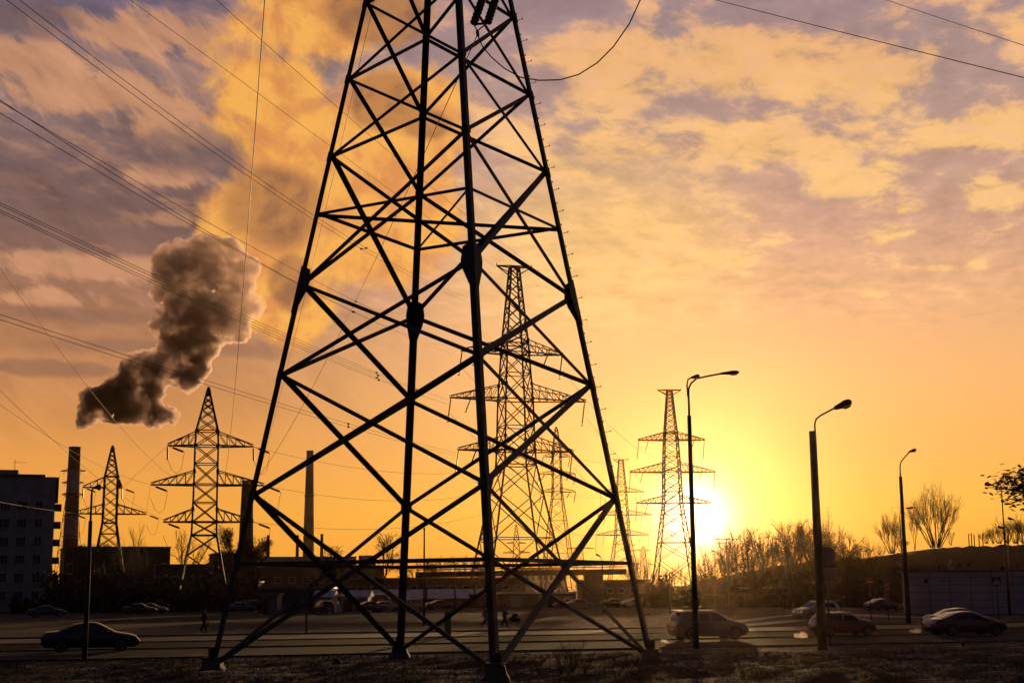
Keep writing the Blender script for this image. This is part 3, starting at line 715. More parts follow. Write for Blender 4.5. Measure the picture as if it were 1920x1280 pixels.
pylon('tiny far pylon on the horizon between the narrow pylon and the slim pylon', 1088, 1300,
      [(1020, 4), (1028, 9), (1090, 16)], [(1028, 26, 26, 3), (1062, 28, 28, 4)], yaw=4, legw=.4, brw=.3, top='peak', ins='none', gus=False, wide=1.0, cell=1.2)
pylon('tiny far gantry pylon just right of the right leg of the near tower', 1206, 1200,
      [(1025, 4), (1032, 8), (1095, 16)], [(1032, 38, 14, 3), (1058, 40, 18, 3)], yaw=4, legw=.4, brw=.3, top='peak', ins='none', gus=False, wide=1.0, cell=1.2)

# ================================================================== chimneys
def chimney(label, x, Y, ytop, ybase, wt, wb, m, rings=(), name='chimney', lip=True):
    p = gx(x, Y); zt = at(x, ytop, Y).z; k = Y / FPX; zb = at(x, ybase, Y).z; rt = wt * k / 2; rb = wt * k / 2 + (wb - wt) * k / 2 * (zt / (zt - zb))
    root = thing(name, label, 'chimney', (p.x, p.y, 0))
    MB().lathe([(rb, 0), (rt, zt - .01), (rt * .8, zt)], 28).build('shaft', m, root, True)
    for yr in rings:
        zr = at(x, yr, Y).z; r_ = rb + (rt - rb) * zr / zt; rb_ = MB(); rb_.lathe([(r_ * 1.0, -.3), (r_ * 1.16, -.2), (r_ * 1.16, 0), (r_, .02)], 24, (0, 0, zr))
        for i in range(12):
            a = i * math.pi / 6; rb_.bar((math.cos(a) * r_ * 1.14, math.sin(a) * r_ * 1.14, zr), (math.cos(a) * r_ * 1.14, math.sin(a) * r_ * 1.14, zr + 1.2), .12)
        rb_.build('gallery', steel2, root)
    MB().lathe([(rt * .99, zt - .6), (rt * 1.06, zt - .5), (rt * 1.06, zt + .1), (rt * .85, zt + .12)], 24).build('rim', concrete, root)
    return root, zt
def stripes(name, ca, cb, z0, period, duty=.5):
    m = bpy.data.materials.new(name); m.use_nodes = True; nt = m.node_tree; q = G(nt); b = nt.nodes['Principled BSDF']
    t = nt.nodes.new('ShaderNodeTexCoord'); s_ = nt.nodes.new('ShaderNodeSeparateXYZ'); nt.links.new(t.outputs['Object'], s_.inputs[0])
    f = q.m('GREATER_THAN', q.m('FRACT', q.div(q.add(s_.outputs[2], -z0), period)), duty)
    n = q.noise(t.outputs['Object'], .3, 5); c = q.mix(f, ca, cb); c = q.mix(q.mul(q.step(n, .3, .8), .4), c, (.05, .04, .04))
    nt.links.new(c, b.inputs['Base Color']); b.inputs['Roughness'].default_value = .85; return m
zq = [at(132, y, 800).z for y in (838, 888, 930, 966, 1010)]
chimney('tall red and white striped chimney at the left under the smoke', 128, 800, 838, 1025, 21, 28, stripes('red_white_bands', (.10, .028, .02), (.34, .28, .26), zq[0] % 26 + 12.8, 26.0), (930, 966, 1005))
chimney('tall slender pale chimney rising behind the industrial hall left of the tower', 577, 900, 845, 1045, 13, 21, stripes('pale_bands', (.16, .13, .11), (.22, .185, .16), 5, 30, .5), (930,))
chimney('short wide dark chimney directly behind the left leg of the near tower', 459, 520, 901, 1068, 20, 30, mat('sooty_brick', (.05, .035, .03), .9, 0, .3, .5))
for x, lb in ((501, 'short thin pipe chimney nearest the wide dark chimney'), (556, 'short thin pipe chimney just left of the slender pale chimney'), (602, 'short thin pipe chimney just right of the slender pale chimney')):
    chimney(lb, x, 600, 1003 if x != 602 else 1001, 1046, 5.2, 6.2, mat('rusty_pipe', (.07, .05, .04), .8, 0, .3, .5), name='pipe_chimney')

# ================================================================== buildings
brickm = mat('dark_brick', (.06, .042, .036), .9, 0, .3, 1.5, .3); slabm = mat('grey_panel_wall', (.34, .31, .31), .9, 0, .15, .5, .2)
tinm = mat('weathered_tin', (.13, .125, .13), .6, .3, .25, .6); frost_roof = mat('frosted_roof', (.45, .44, .48), .85, 0, .25, .8)
winm = mat('dark_window_glass', (.02, .022, .03), .25, 0, .1); framem = mat('window_frame_white', (.30, .30, .33), .6, 0, .1)
darkw = mat('dark_shed_wall', (.05, .04, .035), .95, 0, .35, .8); redw = mat('dull_red_wall', (.06, .025, .02), .9, 0, .25, .8); whitew = mat('pale_shed_wall', (.34, .32, .34), .85, 0, .2, .8)
def block(label, x0, x1, ytop, Y, depth, m, roof=None, yaw=0, cat='building', name='low_building', parap=.3, doors=0, wins=0, pitch=0, rm=None):
    a, b = at(x0, ytop, Y), at(x1, ytop, Y); w = b.x - a.x; h = max(.8, (a.z + b.z) / 2); cx = (a.x + b.x) / 2
    root = thing(name, label, cat, (cx, Y + depth / 2, 0), R(yaw)); hb = h - (.25 if not pitch else pitch)
    MB().box((0, 0, hb / 2), (w, depth, hb)).build('wall', m, root)
    if pitch:
        MB().add([(-w / 2 - .3, -depth / 2 - .4, hb), (w / 2 + .3, -depth / 2 - .4, hb), (w / 2 + .3, depth / 2 + .4, hb), (-w / 2 - .3, depth / 2 + .4, hb), (-w / 2 - .3, 0, h), (w / 2 + .3, 0, h)],
                 [(0, 1, 5, 4), (3, 4, 5, 2), (0, 4, 3), (1, 2, 5), (0, 3, 2, 1)]).build('roof', rm or roof or tinm, root)
    else: MB().box((0, 0, h - .12), (w + .5, depth + .5, .25)).build('roof', rm or roof or tinm, root)
    for i in range(doors):
        dx_ = -w / 2 + w * (i + .5) / doors; MB().box((dx_, -depth / 2 - .03, min(hb * .42, 1.15)), (w / doors * .72, .06, min(hb * .84, 2.3))).build('door', tinm if i % 2 else redw, root)
    for i in range(wins):
        dx_ = -w / 2 + w * (i + .5) / wins; f_ = MB().box((dx_, -depth / 2 - .04, hb * .62), (w / wins * .5, .08, hb * .2)).build('window', framem, root)
        MB().box((dx_, -depth / 2 - .09, hb * .62), (w / wins * .44, .03, hb * .16)).build('pane', winm, f_)
    return root
# apartment block at the far left
def apartments():
    Rp = at(95, 1105, 240); Rp.z = 0; yw = R(17.5); root = thing('apartment_block', 'grey panel apartment block with rows of windows at the left edge', 'building', Rp, yw)
    H1 = at(95, 894, 240).z; H2 = at(40, 886, 238).z; Lw = 62; Dp = 13
    MB().box((-Lw / 2, Dp / 2, H1 / 2), (Lw, Dp, H1)).build('wall', slabm, root)
    MB().box((-Lw / 2 - 1.5, Dp / 2, H1 + .2), (Lw + 2.6 - 3, Dp + .8, .35)).build('roof', tinm, root)
    MB().box((-Lw / 2 - 3.0, Dp / 2, (H1 + H2) / 2 + .3), (Lw - 6.4, Dp - 1.0, (H2 - H1) + .5)).build('attic', slabm, root)
    MB().tube([(-6.9, 3, H1), (-6.9, 3, H1 + 3.2)], .05, 5).bar((-7.2, 3, H1 + 2.7), (-5.0, 3, H1 + 2.6), .05).build('antenna', steel2, root)
    fl = 3.02
    for r_ in range(7):
        z = H1 - 4.9 - r_ * fl
        if z < .8: continue
        for c in range(18):
            x = -2.5 - c * 2.72; wd = 1.5 if c % 3 else 1.15
            w_ = MB().box((x, -.05, z), (wd, .12, 1.55)).build('window', framem, root)
            q = MB(); n_ = 3 if wd > 1.3 else 2
            for j in range(n_): q.box((x - wd / 2 + wd * (j + .5) / n_, -.12, z + .02), (wd / n_ - .09, .03, 1.38))
            q.build('pane', winm, w_); MB().box((x, -.12, z - .82), (wd + .2, .28, .06)).build('sill', framem, w_)
        if r_ < 5:
            bq = MB().box((.55, 4.0, z - .1), (1.1, 3.2, 1.1)); bq.build('balcony', brickm if r_ % 2 else redw, root)
    MB().box((.25, 1.0, H1 - 2.2), (.5, 2.6, 4.3)).build('corner_cladding', brickm, root)
apartments()
block('flat roofed dark factory block between the apartment block and the small pointed pylon', 92, 284, 1024, 420, 30, brickm, wins=9, yaw=20)
block('stair tower box on the right end of the dark factory block', 238, 285, 1029, 410, 10, brickm, yaw=20)
block('long low roofed workshop to the right of the factory block', 270, 420, 1057, 380, 25, darkw, wins=6, yaw=16)
block('square brick box building behind the right leg of the pointed pylon', 386, 467, 1036, 330, 14, brickm, yaw=17)
block('pale walled industrial hall below the slender chimney', 478, 648, 1043, 560, 40, slabm, wins=8, yaw=12)
block('lower annexe in front of the pale industrial hall', 440, 700, 1062, 470, 40, brickm, wins=10, yaw=9)
block('small block with a pyramid roof left of the rear tower leg', 672, 700, 1040, 480, 8, brickm, pitch=4, yaw=8)
block('long row of dark garages behind the left lot', 60, 480, 1090, 285, 8, darkw, doors=14, yaw=4)
block('long row of dark garages behind the container shed', 486, 620, 1100, 205, 7, darkw, doors=6)
block('grey container shed with two pale doors', 491, 520, 1112, 190, 4, tinm, doors=2, name='container_shed')
block('small white shed with frosted sloping roof left of the red brown car', 590, 622, 1106, 196, 6, whitew, pitch=.9, rm=frost_roof, name='shed')
block('second white shed with frosted roof right of the red brown car', 640, 690, 1106, 206, 6, whitew, pitch=.9, rm=frost_roof, doors=2, name='shed')
block('long dark warehouse with a frosted roof behind the rear tower leg', 690, 900, 1104, 245, 18, redw, pitch=1.6, rm=frost_roof, doors=7)
block('wide brick depot with pale window bands behind the near leg', 640, 985, 1082, 330, 22, brickm, wins=14)
block('long flat shed with frosted roof edge under the gallery', 880, 1080, 1110, 235, 12, darkw, rm=frost_roof, doors=8)
block('hazy pale flats on the horizon inside the largest distant pylon', 948, 1062, 1063, 900, 30, slabm, wins=10)
block('dark brick works to the right of the near tower leg crossing', 1090, 1218, 1086, 240, 16, brickm, wins=6)
block('brick stair tower carrying the end of the raised gallery', 1097, 1129, 1074, 236, 6, brickm)
block('low dark depot roofs behind the parked cars on the right', 1300, 1480, 1112, 215, 10, darkw)
block('small lit roofed kiosk at the foot of the hill', 1395, 1445, 1100, 225, 6, darkw, rm=frost_roof)
# raised conveyor gallery
ga = thing('raised_gallery', 'long dark raised gallery ending above the brick stair tower', 'gallery', (at(980, 1070, 236).x, 236, 0))
p0, p1 = at(780, 1077, 236), at(1173, 1071, 236); q_ = Matrix.Translation((-ga.location.x, -236, 0))
def gap(mb, nm, m=steel2):
    o = mb.build(nm, m, ga); o.matrix_parent_inverse = q_; return o
gap(MB().bar(p0, p1, 3.0, .9), 'gallery_deck', darkw); gap(MB().bar(p0 + Vector((0, 0, .8)), p1 + Vector((-.4, 0, .8)), 3.4, .12), 'roof', tinm)
for t in (.05, .28, .5, .68):
    c = p0.lerp(p1, t); gap(MB().bar((c.x, 236, 0), (c.x, 236, c.z - .68), .35), 'pillar', concrete)
# metal hall on the right
mh = block('large pale metal clad hall at the right edge behind the lamp posts', 1764, 2090, 1066, 152, 22, mat('ribbed_metal_cladding', (.50, .47, .50), .6, .0, .10, .4), name='metal_hall', cat='building', yaw=-20)
hz = at(1800, 1066, 152).z
sm = MB()
for i in range(5): sm.box((0, -11.02, hz * (.14 + .17 * i)), (17.6, .05, .04))
for i in range(9): sm.box((-8.6 + i * 2.15, -11.025, hz * .46), (.05, .05, hz * .9))
sm.build('panel_joint', mat('joint_dark', (.12, .10, .13), .7), mh)
MB().box((-6.75, -11.06, hz * .74), (.42, .05, .42)).build('wall_sign', mat('maroon_sign', (.08, .02, .03), .6), mh)
ws = MB()
for i, w_ in enumerate((.16, .1, .16, .12, .16, .1)): ws.box((-5.1 + i * .2, -11.06, hz * .745), (w_ * .8, .04, .16 + .05 * (i % 2)))
ws.build('wall_lettering', mat('violet_letters', (.14, .10, .16), .6), mh)
MB().box((-4.3, -7, hz + .25), (.5, .5, .5)).box((-4.3, -7, hz + .75), (.18, .18, .7)).build('roof_vent', whitew, mh)

# ================================================================== hill
hl = [(1180, 1104, 300), (1270, 1098, 300), (1320, 1086, 305), (1400, 1066, 312), (1480, 1050, 320), (1560, 1042, 325), (1656, 1036, 330), (1734, 1024, 335), (1804, 1017, 340), (1920, 1015, 345), (2100, 1012, 350), (2500, 1030, 360)]
hm = MB(); rows = []; rh = random.Random(11)
for (x0, y0, Y0), (x1, y1, Y1) in zip(hl, hl[1:]):
    for i in range(8):
        t = i / 8; rows.append(at(x0 + (x1 - x0) * t, y0 + (y1 - y0) * t, Y0 + (Y1 - Y0) * t))
rows.append(at(*hl[-1])); vs = []
for i, p in enumerate(rows):
    h = max(.1, p.z - .9)
    for (dy, f) in ((-95, -.03), (-80, .10), (-55, .38), (-30, .72), (-10, .94), (0, 1.0), (25, 1.0), (120, .9), (260, -.05)):
        vs.append((p.x * (1 + dy / p.y * .5), p.y + dy, h * f + (rh.uniform(-.45, .45) if f > .3 and h > 2 else 0) - (.2 if f < 0 else 0)))
nc = 9; hm.add(vs, [(i * nc + j, (i + 1) * nc + j, (i + 1) * nc + j + 1, i * nc + j + 1) for i in range(len(rows) - 1) for j in range(nc - 1)])
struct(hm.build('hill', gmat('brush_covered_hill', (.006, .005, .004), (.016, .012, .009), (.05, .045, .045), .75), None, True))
def hill_z(x):
    for (x0, y0, Y0), (x1, y1, Y1) in zip(hl, hl[1:]):
        if x0 <= x <= x1:
            t = (x - x0) / (x1 - x0); return at(x, y0 + (y1 - y0) * t, Y0 + (Y1 - Y0) * t)
    return None
for i, (x, hgt, lb) in enumerate(((1817, 2.2, 'leftmost of the three thin flue pipes on the hill crest'), (1822, 2.4, 'middle one of the three thin flue pipes on the hill crest'), (1827, 2.0, 'rightmost of the three thin flue pipes on the hill crest'), (1836, 1.8, 'left stub of the pair of short flues on the hill crest'), (1843, 2.2, 'right stub of the pair of short flues on the hill crest'))):
    p = hill_z(x); root = thing('flue_pipe', lb, 'pipe', p - Vector((0, 0, 1.4))); MB().tube([(0, 0, 0), (0, 0, hgt + 1)], .13, 8).build('pipe', steel2, root); MB().lathe([(.22, 0), (.2, .15), (.02, .3)], 8, (0, 0, hgt + 1.05)).build('cowl', tinm, root)
# ================================================================== trees
def rot_toward(d, ang, az):
    a = d.orthogonal().normalized(); b = d.cross(a).normalized()
    return (d * math.cos(ang) + (a * math.cos(az) + b * math.sin(az)) * math.sin(ang)).normalized()
def seg(mb, p, q, r0, r1, n):
    d = (q - p).normalized(); a = d.orthogonal().normalized(); b = d.cross(a)
    vs = [o + (a * math.cos(t) + b * math.sin(t)) * r for o, r in ((p, r0), (q, r1)) for t in (2 * math.pi * j / n for j in range(n))]
    mb.add(vs, [(j, (j + 1) % n, n + (j + 1) % n, n + j) for j in range(n)])
def grow(kind, seed, H=10.0):
    """trunk and crown meshes of a leafless (or thinly leaved) tree of height H"""
    r = random.Random(seed); tr, cr = MB(), MB(); leaves = MB()
    P = dict(round=dict(stems=1, lean=.05, fork=.24, up=.12, sp=.55, depth=6, kids=2, ls=.78, droop=0), fan=dict(stems=20, lean=.70, fork=.1, up=.20, sp=.34, depth=5, kids=2, ls=.76, droop=0),
             birch=dict(stems=1, lean=.03, fork=.3, up=.08, sp=.5, depth=5, kids=3, ls=.72, droop=.16), poplar=dict(stems=4, lean=.22, fork=.12, up=.36, sp=.36, depth=5, kids=2, ls=.78, droop=0),
             leafy=dict(stems=1, lean=.06, fork=.25, up=.08, sp=.65, depth=6, kids=3, ls=.70, droop=.02), bush=dict(stems=8, lean=.6, fork=.05, up=.18, sp=.4, depth=3, kids=2, ls=.74, droop=0))[kind]
    def br(p, d, ln, rad, dep):
        k = 3 if dep < P['depth'] - 1 else 2; q = p
        for i in range(k):
            d = (d + Vector((r.gauss(0, .09), r.gauss(0, .09), P['up'] * .4 - (P['droop'] if dep <= 2 else 0))) ).normalized()
            e = q + d * ln / k; r0 = rad * (1 - .35 * i / k); r1 = rad * (1 - .35 * (i + 1) / k)
            seg(tr if dep >= P['depth'] - 1 else cr, q, e, max(r0, .009), max(r1, .007), 6 if dep >= P['depth'] - 1 else (4 if dep > 2 else 3))
            q = e
            if dep > 0 and dep < P['depth'] and i < k - 1 and r.random() < .75:
                br(q, rot_toward(d, P['sp'] * r.uniform(.8, 1.3), r.uniform(0, 6.28)), ln * P['ls'] * r.uniform(.6, .95), rad * .5, dep - 1)
        if dep > 0:
            for j in range(P['kids'] if dep > 1 else 2):
                br(q, rot_toward(d, P['sp'] * r.uniform(.35, 1.0), r.uniform(0, 6.28)), ln * P['ls'] * r.uniform(.75, 1.1), rad * .62, dep - 1)
        elif kind == 'leafy' or (kind in ('birch', 'fan') and r.random() < .12):
            for _ in range(3):
                c = q + Vector((r.gauss(0, .12), r.gauss(0, .12), r.gauss(0, .12))); a = r.uniform(0, 6.28); u = Vector((math.cos(a), math.sin(a), r.uniform(-.8, .8))) * .085; v = Vector((-math.sin(a), math.cos(a), r.uniform(-.6, .6))) * .05
                leaves.add([c - u, c + v, c + u, c - v], [(0, 1, 2, 3)])
    for s_ in range(P['stems']):
        a = s_ * 2.4 + r.random(); l = P['lean'] * ((math.sqrt((s_ + .5) / P['stems']) if kind == 'fan' else r.uniform(.3, 1)) if P['stems'] > 1 else r.uniform(-1, 1))
        d = Vector((math.cos(a) * l, math.sin(a) * l, 1)).normalized()
        L0 = H * P['fork'] if P['stems'] == 1 else H * (.34 if kind != 'fan' else .40) * (1.05 - (.35 if kind == 'fan' else .2) * l / P['lean'])
        of = (.12 + (1.3 * l if kind == 'fan' else 0)) * (P['stems'] > 1)
        br(Vector((math.cos(a) * of, math.sin(a) * of, -.2)), d, L0 * r.uniform(.9, 1.15), H * (.018 if P['stems'] == 1 else .010), P['depth'])
    top = max(v[2] for v in cr.v); f = H / top
    for m_ in (tr, cr, leaves): m_.v = [(a * f, b * f, c * f) for a, b, c in m_.v]
    return tr, cr, leaves
PROTO = {}
def tree(kind, var, label, loc, H, group=None, name='bare_tree', rz=None, wid=1.0):
    key = (kind, var)
    if key not in PROTO:
        tr, cr, lv = grow(kind, 100 + var * 17 + len(kind))
        root = thing(name, label, 'tree', loc)
        tr.build('trunk', bark, root); cr.build('crown', twig, root)
        if lv.v: lv.build('foliage', leafm, root)
        PROTO[key] = root; o = root
    else: o = copy_tree(PROTO[key]); o.name = name
    o.location = loc; s_ = H / 10; o.scale = (s_ * wid, s_ * wid, s_); o.rotation_euler = (0, 0, rz if rz is not None else RND.uniform(0, 6.28))
    o['label'] = label; o['category'] = 'tree'
    if 'group' in o.keys(): del o['group']
    if group: o['group'] = group
    return o
def tree_px(kind, var, label, x, ytop, Y, base=None, **k):
    p = gx(x, Y); zt = at(x, ytop, Y).z
    if base: hp = at(x, base, Y); p.z = hp.z
    return tree(kind, var, label, p, zt - p.z, **k)
tree_px('round', 0, 'bare round crowned tree behind the left legs of the second pylon from the left', 338, 990, 262, wid=1.0)
tree_px('leafy', 0, 'tree with scattered leaves between the pointed pylon and the wide dark chimney', 431, 985, 300, name='leafy_tree', wid=.8)
tree_px('leafy', 1, 'thin leaved tree just right of the wide dark chimney', 487, 1008, 300, name='leafy_tree', wid=.8)
tree_px('birch', 0, 'drooping birch seen between the left and rear tower legs', 716, 994, 270, name='birch_tree')
tree_px('birch', 1, 'small drooping birch to the left of the block with a pyramid roof', 640, 1020, 290, name='birch_tree')
tree_px('poplar', 0, 'slender bare poplar behind the small pointed pylon', 256, 975, 330)
tree_px('leafy', 2, 'small leaved tree between the striped chimney and the small pointed pylon', 158, 1012, 300, name='leafy_tree')
tree_px('round', 1, 'bare tree at the foot of the small pointed pylon', 200, 1018, 290)
tree_px('poplar', 1, 'slim bare tree beside the stair tower of the factory block', 232, 1006, 300)
GT = 'small bare trees along the depot between the two front tower legs'
for i, (x, yt) in enumerate(((752, 1050), (778, 1042), (801, 1050), (822, 1046), (843, 1040), (868, 1034), (889, 1046), (905, 1052))):
    tree_px(('birch', 'round')[i % 2], i % 2, 'small bare tree in the row behind the depot', x, yt, 360 + (i * 37) % 60, group=GT)
GS = 'thin bare trees in the sun glare'
for i, (x, yt) in enumerate(((1186, 1030), (1203, 1018), (1218, 1042), (1238, 1048), (1262, 1040), (1280, 1050))):
    tree_px('poplar', i % 2, 'thin bare tree in the glare around the pylon by the sun', x, yt, 330 + (i * 41) % 70, group=GS, wid=.8)
tree_px('poplar', 0, 'tall thin bare tree directly below the sun, right of the tall lamp post', 1323, 1006, 290, wid=.9)
GW = 'bare trees of the wood along the hill'
rt = random.Random(5)
tops = [(1330, 1030), (1345, 1018), (1362, 1010), (1380, 1000), (1395, 990), (1410, 984), (1424, 980), (1440, 984), (1452, 978), (1466, 980), (1480, 975), (1494, 972), (1508, 970), (1522, 974), (1540, 968), (1552, 975), (1566, 985), (1582, 992), (1598, 1000), (1612, 1012), (1628, 1008)]
if 0: _ = [(1352, 1040), (1418, 1040), (1470, 1038)]
for i, (x, yt) in enumerate(tops):
    tree_px(('round', 'poplar', 'birch', 'fan', 'round')[i % 5], i % 2, 'bare tree in the wood between the sun and the hill crest', x + rt.uniform(-4, 4), yt, rt.uniform(265, 300), group=GW, wid=rt.uniform(.8, 1.1))
tree_px('poplar', 1, 'tallest spiky bare tree of the wood just right of the thick concrete lamp post', 1548, 948, 300)
def hill_tree(kind, var, label, x, yt, **k):
    hp = hill_z(x); Y = hp.y; zt = at(x, yt, Y).z; return tree(kind, var, label, hp - Vector((0, 0, .3)), zt - hp.z + .3, **k)
hill_tree('fan', 3, 'large bare fan shaped tree standing on the hill crest at the right', 1755, 897, wid=1.0)
hill_tree('fan', 4, 'thin many stemmed bare tree on the hill left of the large fan shaped tree', 1672, 948, wid=.85)
hill_tree('poplar', 0, 'narrow bare tree on the hill between the two fan shaped trees', 1715, 945, wid=.7)
GH = 'low bare shrubs on the hill crest'
for i, (x, yt) in enumerate(((1612, 1018), (1630, 1022), (1648, 1020), (1690, 1002), (1783, 990), (1850, 990), (1862, 984), (1874, 978), (1890, 966), (1905, 960), (1918, 968), (1935, 958))):
    hill_tree(('bush', 'fan')[i % 2], 5 + i % 2, 'low bare shrub on the hill crest', x, yt, group=GH, name='bare_shrub', wid=1.1)
p = gx(1998, 118); tree('leafy', 7, 'near tree at the right edge whose leafy branch reaches into the picture', (p.x + .6, p.y, 0), 13.2, name='leafy_tree', rz=2.2, wid=1.5)
def thicket(name, label, x0, x1, Y0, Y1, hpx, n, seed, m, dens=1.0):
    r = random.Random(seed); mb = MB()
    for i in range(n):
        x = x0 + (x1 - x0) * r.random(); Y = r.uniform(Y0, Y1); p = gx(x, Y); p.z = 0
        e = .62 + .38 * math.sin(x * .11) * math.sin(x * .043 + 1); h = max(.4, (at(x, hpx(x), Y).z) * e * r.uniform(.55, 1.05))
        lean = Vector((r.gauss(0, .28), r.gauss(0, .28), 1)).normalized(); q = p + lean * h; seg(mb, p, q, .05, .012, 3)
        for k in range(7):
            t = r.uniform(.2, 1); b = p.lerp(q, t); d = rot_toward(lean, r.uniform(.3, .9), r.uniform(0, 6.28)); e_ = b + d * h * r.uniform(.12, .34); seg(mb, b, e_, .02, .008, 3)
            for j in range(3): c = b.lerp(e_, r.uniform(.3, 1)); d2 = rot_toward(d, r.uniform(.4, 1), r.uniform(0, 6.28)); seg(mb, c, c + d2 * h * .1, .014, .006, 3)
            if r.random() < dens:
                c = e_; u = Vector((r.gauss(0, .2), r.gauss(0, .2), r.gauss(0, .2))); v = Vector((r.gauss(0, .2), r.gauss(0, .2), r.gauss(0, .2))); mb.add([c - u, c + v, c + u, c - v], [(0, 1, 2, 3)])
    o = mb.build(name, m); o['kind'] = 'stuff'; o['label'] = label; o['category'] = 'thicket'; return o
thicket('thicket', 'dark thicket of shrubs in front of the apartment block and factory at the left', 20, 290, 212, 262, lambda x: 1068 if x > 95 else 1112, 1100, 1, brushm, .8)
thicket('thicket', 'dark brushwood around the feet of the left pylons', 200, 480, 214, 262, lambda x: 1068, 1100, 2, brushm, .6)
thicket('thicket', 'low scrub glowing at the foot of the pylon by the sun', 1200, 1345, 215, 262, lambda x: 1076, 800, 3, brushm, .2)
thicket('thicket', 'dense scrub covering the slope below the wood on the right', 1290, 1700, 205, 262, lambda x: 1076 - max(0, min(1, (x - 1300) / 90)) * 16, 2300, 4, brushm, .25)
thicket('thicket', 'dark scrub on the slope behind the metal clad hall', 1600, 1960, 190, 246, lambda x: 1052, 1000, 6, brushm, .3)
# weeds by the tower
for i, (x, y, h) in enumerate(((1052, 1262, 1.05), (1074, 1258, 1.25), (1098, 1262, .9), (1010, 1262, .7), (590, 1262, .45), (335, 1266, .4), (1420, 1232, .5))):
    p = gnd(x, y); tree('bush', 9, ['twiggy dead weed in front of the right tower legs', 'tallest twiggy dead weed between near and right tower feet', 'third twiggy dead weed nearest the right tower foot', 'short dead weed just right of the near tower foot', 'tiny dark weed clump left of the rear tower foot', 'tiny weed clump at the left tower foot', 'low weed clump below the silver crossover'][i], p, h, name='dead_weed', wid=1.4)['category'] = 'plant'
bp = gnd(632, 1245)
tag(MB().lathe([(.02, -.05), (.16, -.02), (.19, .1), (.12, .2), (.02, .24)], 9, (bp.x, bp.y, gh(bp.x, bp.y))).build('stone', blackm, None, True), 'small dark rounded stone on the frosted grass left of the rear tower leg', 'stone')
bp = gnd(1806, 1210)
tag(MB().lathe([(.09, -.05), (.10, .3), (.07, .34), (.01, .35)], 8, (bp.x, bp.y, 0)).build('marker_stub', P_orange, None, True), 'short rusty marker stub on the verge below the dark fastback', 'post')

# ================================================================== lamp posts
def lamp(label, xt, ytop, Y, arm, head, r0, r1, ysplit=None, r2=None, m=steel2, second=None, hl=.75, hr=.16, base=None):
    top = at(xt, ytop, Y); root = thing('street_lamp', label, 'street lamp', (top.x, Y, 0)); o = Vector((top.x, Y, 0))
    zt = top.z
    if ysplit:
        zs = at(xt, ysplit, Y).z; MB().tube([(0, 0, 0), (0, 0, zs)], [r0, r1], 14).build('pole', m, root, True)
        MB().tube([(0, 0, zs - .1), (0, 0, zt)], r2, 8).build('upper_pole', m, root, True)
    else: MB().tube([(0, 0, 0), (0, 0, zt)], [r0, r1], 16).build('pole', m, root, True)
    def arm_(pts, nm='arm', r=.04): return MB().tube([at(x, y, Y) - o for x, y in pts], r, 7).build(nm, steel2, root, True)
    if arm: arm_(arm, r=(r2 or .05) * .85)
    def head_(a, b, nm='lamp_head'):
        a, b = at(a[0], a[1], Y) - o, at(b[0], b[1], Y) - o; L_ = (b - a).length
        q = MB().lathe([(.03, -.05), (hr * .55, .02), (hr * .75, L_ * .3), (hr * 1.05, L_ * .62), (hr * .95, L_ * .85), (hr * .4, L_ * .98), (.01, L_)], 12, a, b - a)
        q.v = [(x, y, a.z + (b.z - a.z) * 0 + (z - a.z) * 1.0) for x, y, z in q.v]; h_ = q.build(nm, steel2, root, True)
        g_ = MB().lathe([(.01, L_ * .42), (hr * .8, L_ * .5), (hr * .95, L_ * .68), (hr * .7, L_ * .88), (.01, L_ * .93)], 12, a + Vector((0, 0, -hr * .45)), b - a); g_.build('lens', chrome, h_, True)
    head_(*head)
    if second: arm_(second[0]); head_(*second[1])
    MB().box((0, -r0 * .9, 1.1), (r0 * 1.1, r0 * .5, .5)).build('service_hatch', steel2, root)
    return root
lamp('tall slim double armed lamp post crossing the setting sun', 1291, 740, 70, [(1291, 742), (1291.5, 728), (1296, 718), (1306, 709.5), (1322, 706), (1358, 699)], ((1352, 700), (1386, 697.5)), .155, .10, 779, .055, hr=.11,
     second=([(1289.5, 742), (1288, 722), (1290, 711), (1298, 707)], ((1296, 708), (1312, 704))))
lamp('thick concrete lamp post with a curved arm and round cobra head lamp', 1523.5, 808, 67, [(1529, 834), (1527.5, 795), (1530, 786), (1538, 779), (1566, 764)], ((1565, 765), (1597, 752)), .235, .17, m=concrete, r2=.05, hr=.19)
lamp('slim lamp post in front of the fan shaped tree', 1688, 885, 115, [(1688, 890), (1687.5, 872), (1690, 864), (1706, 846)], ((1704, 847), (1718, 842)), .20, .13, 893, .06, hr=.13)
lamp('smaller lamp post directly behind the slim one by the fan shaped tree', 1687, 968, 205, [(1687, 968), (1688, 957), (1692, 954), (1702, 952)], ((1700, 952.5), (1713, 951)), .14, .09, hr=.16)
lamp('lamp post with its arm pointing left before the metal clad hall', 1878, 925, 140, [(1878, 927), (1877, 918), (1872, 912), (1860, 909)], ((1863, 909.5), (1848, 906.5)), .15, .09, 985, .06, hr=.14)
lamp('far lamp post with left arm on the hill side just right of the hall lamp', 1889, 1002, 230, [(1889, 1002), (1887, 995), (1880, 990)], ((1884, 991), (1870, 986)), .12, .08, hr=.2)
lamp('farthest right lamp post with left arm at the edge shrubs', 1906, 985, 250, [(1906, 985), (1905, 978), (1899, 973)], ((1901, 974), (1889, 970)), .12, .08, hr=.2)
lamp('bent lamp post in front of the black sedan at the left', 172, 925, 62.8, [(172, 928), (172.5, 919), (175, 914.5), (180, 913)], ((177, 914), (190, 911.5)), .12, .085, 976, .05, hr=.12)
lamp('small far lamp post with left arm over the brick works', 1129, 1052, 180, [(1129, 1054), (1128, 1047), (1124, 1042)], ((1126, 1043), (1117, 1038)), .12, .09, hr=.12)
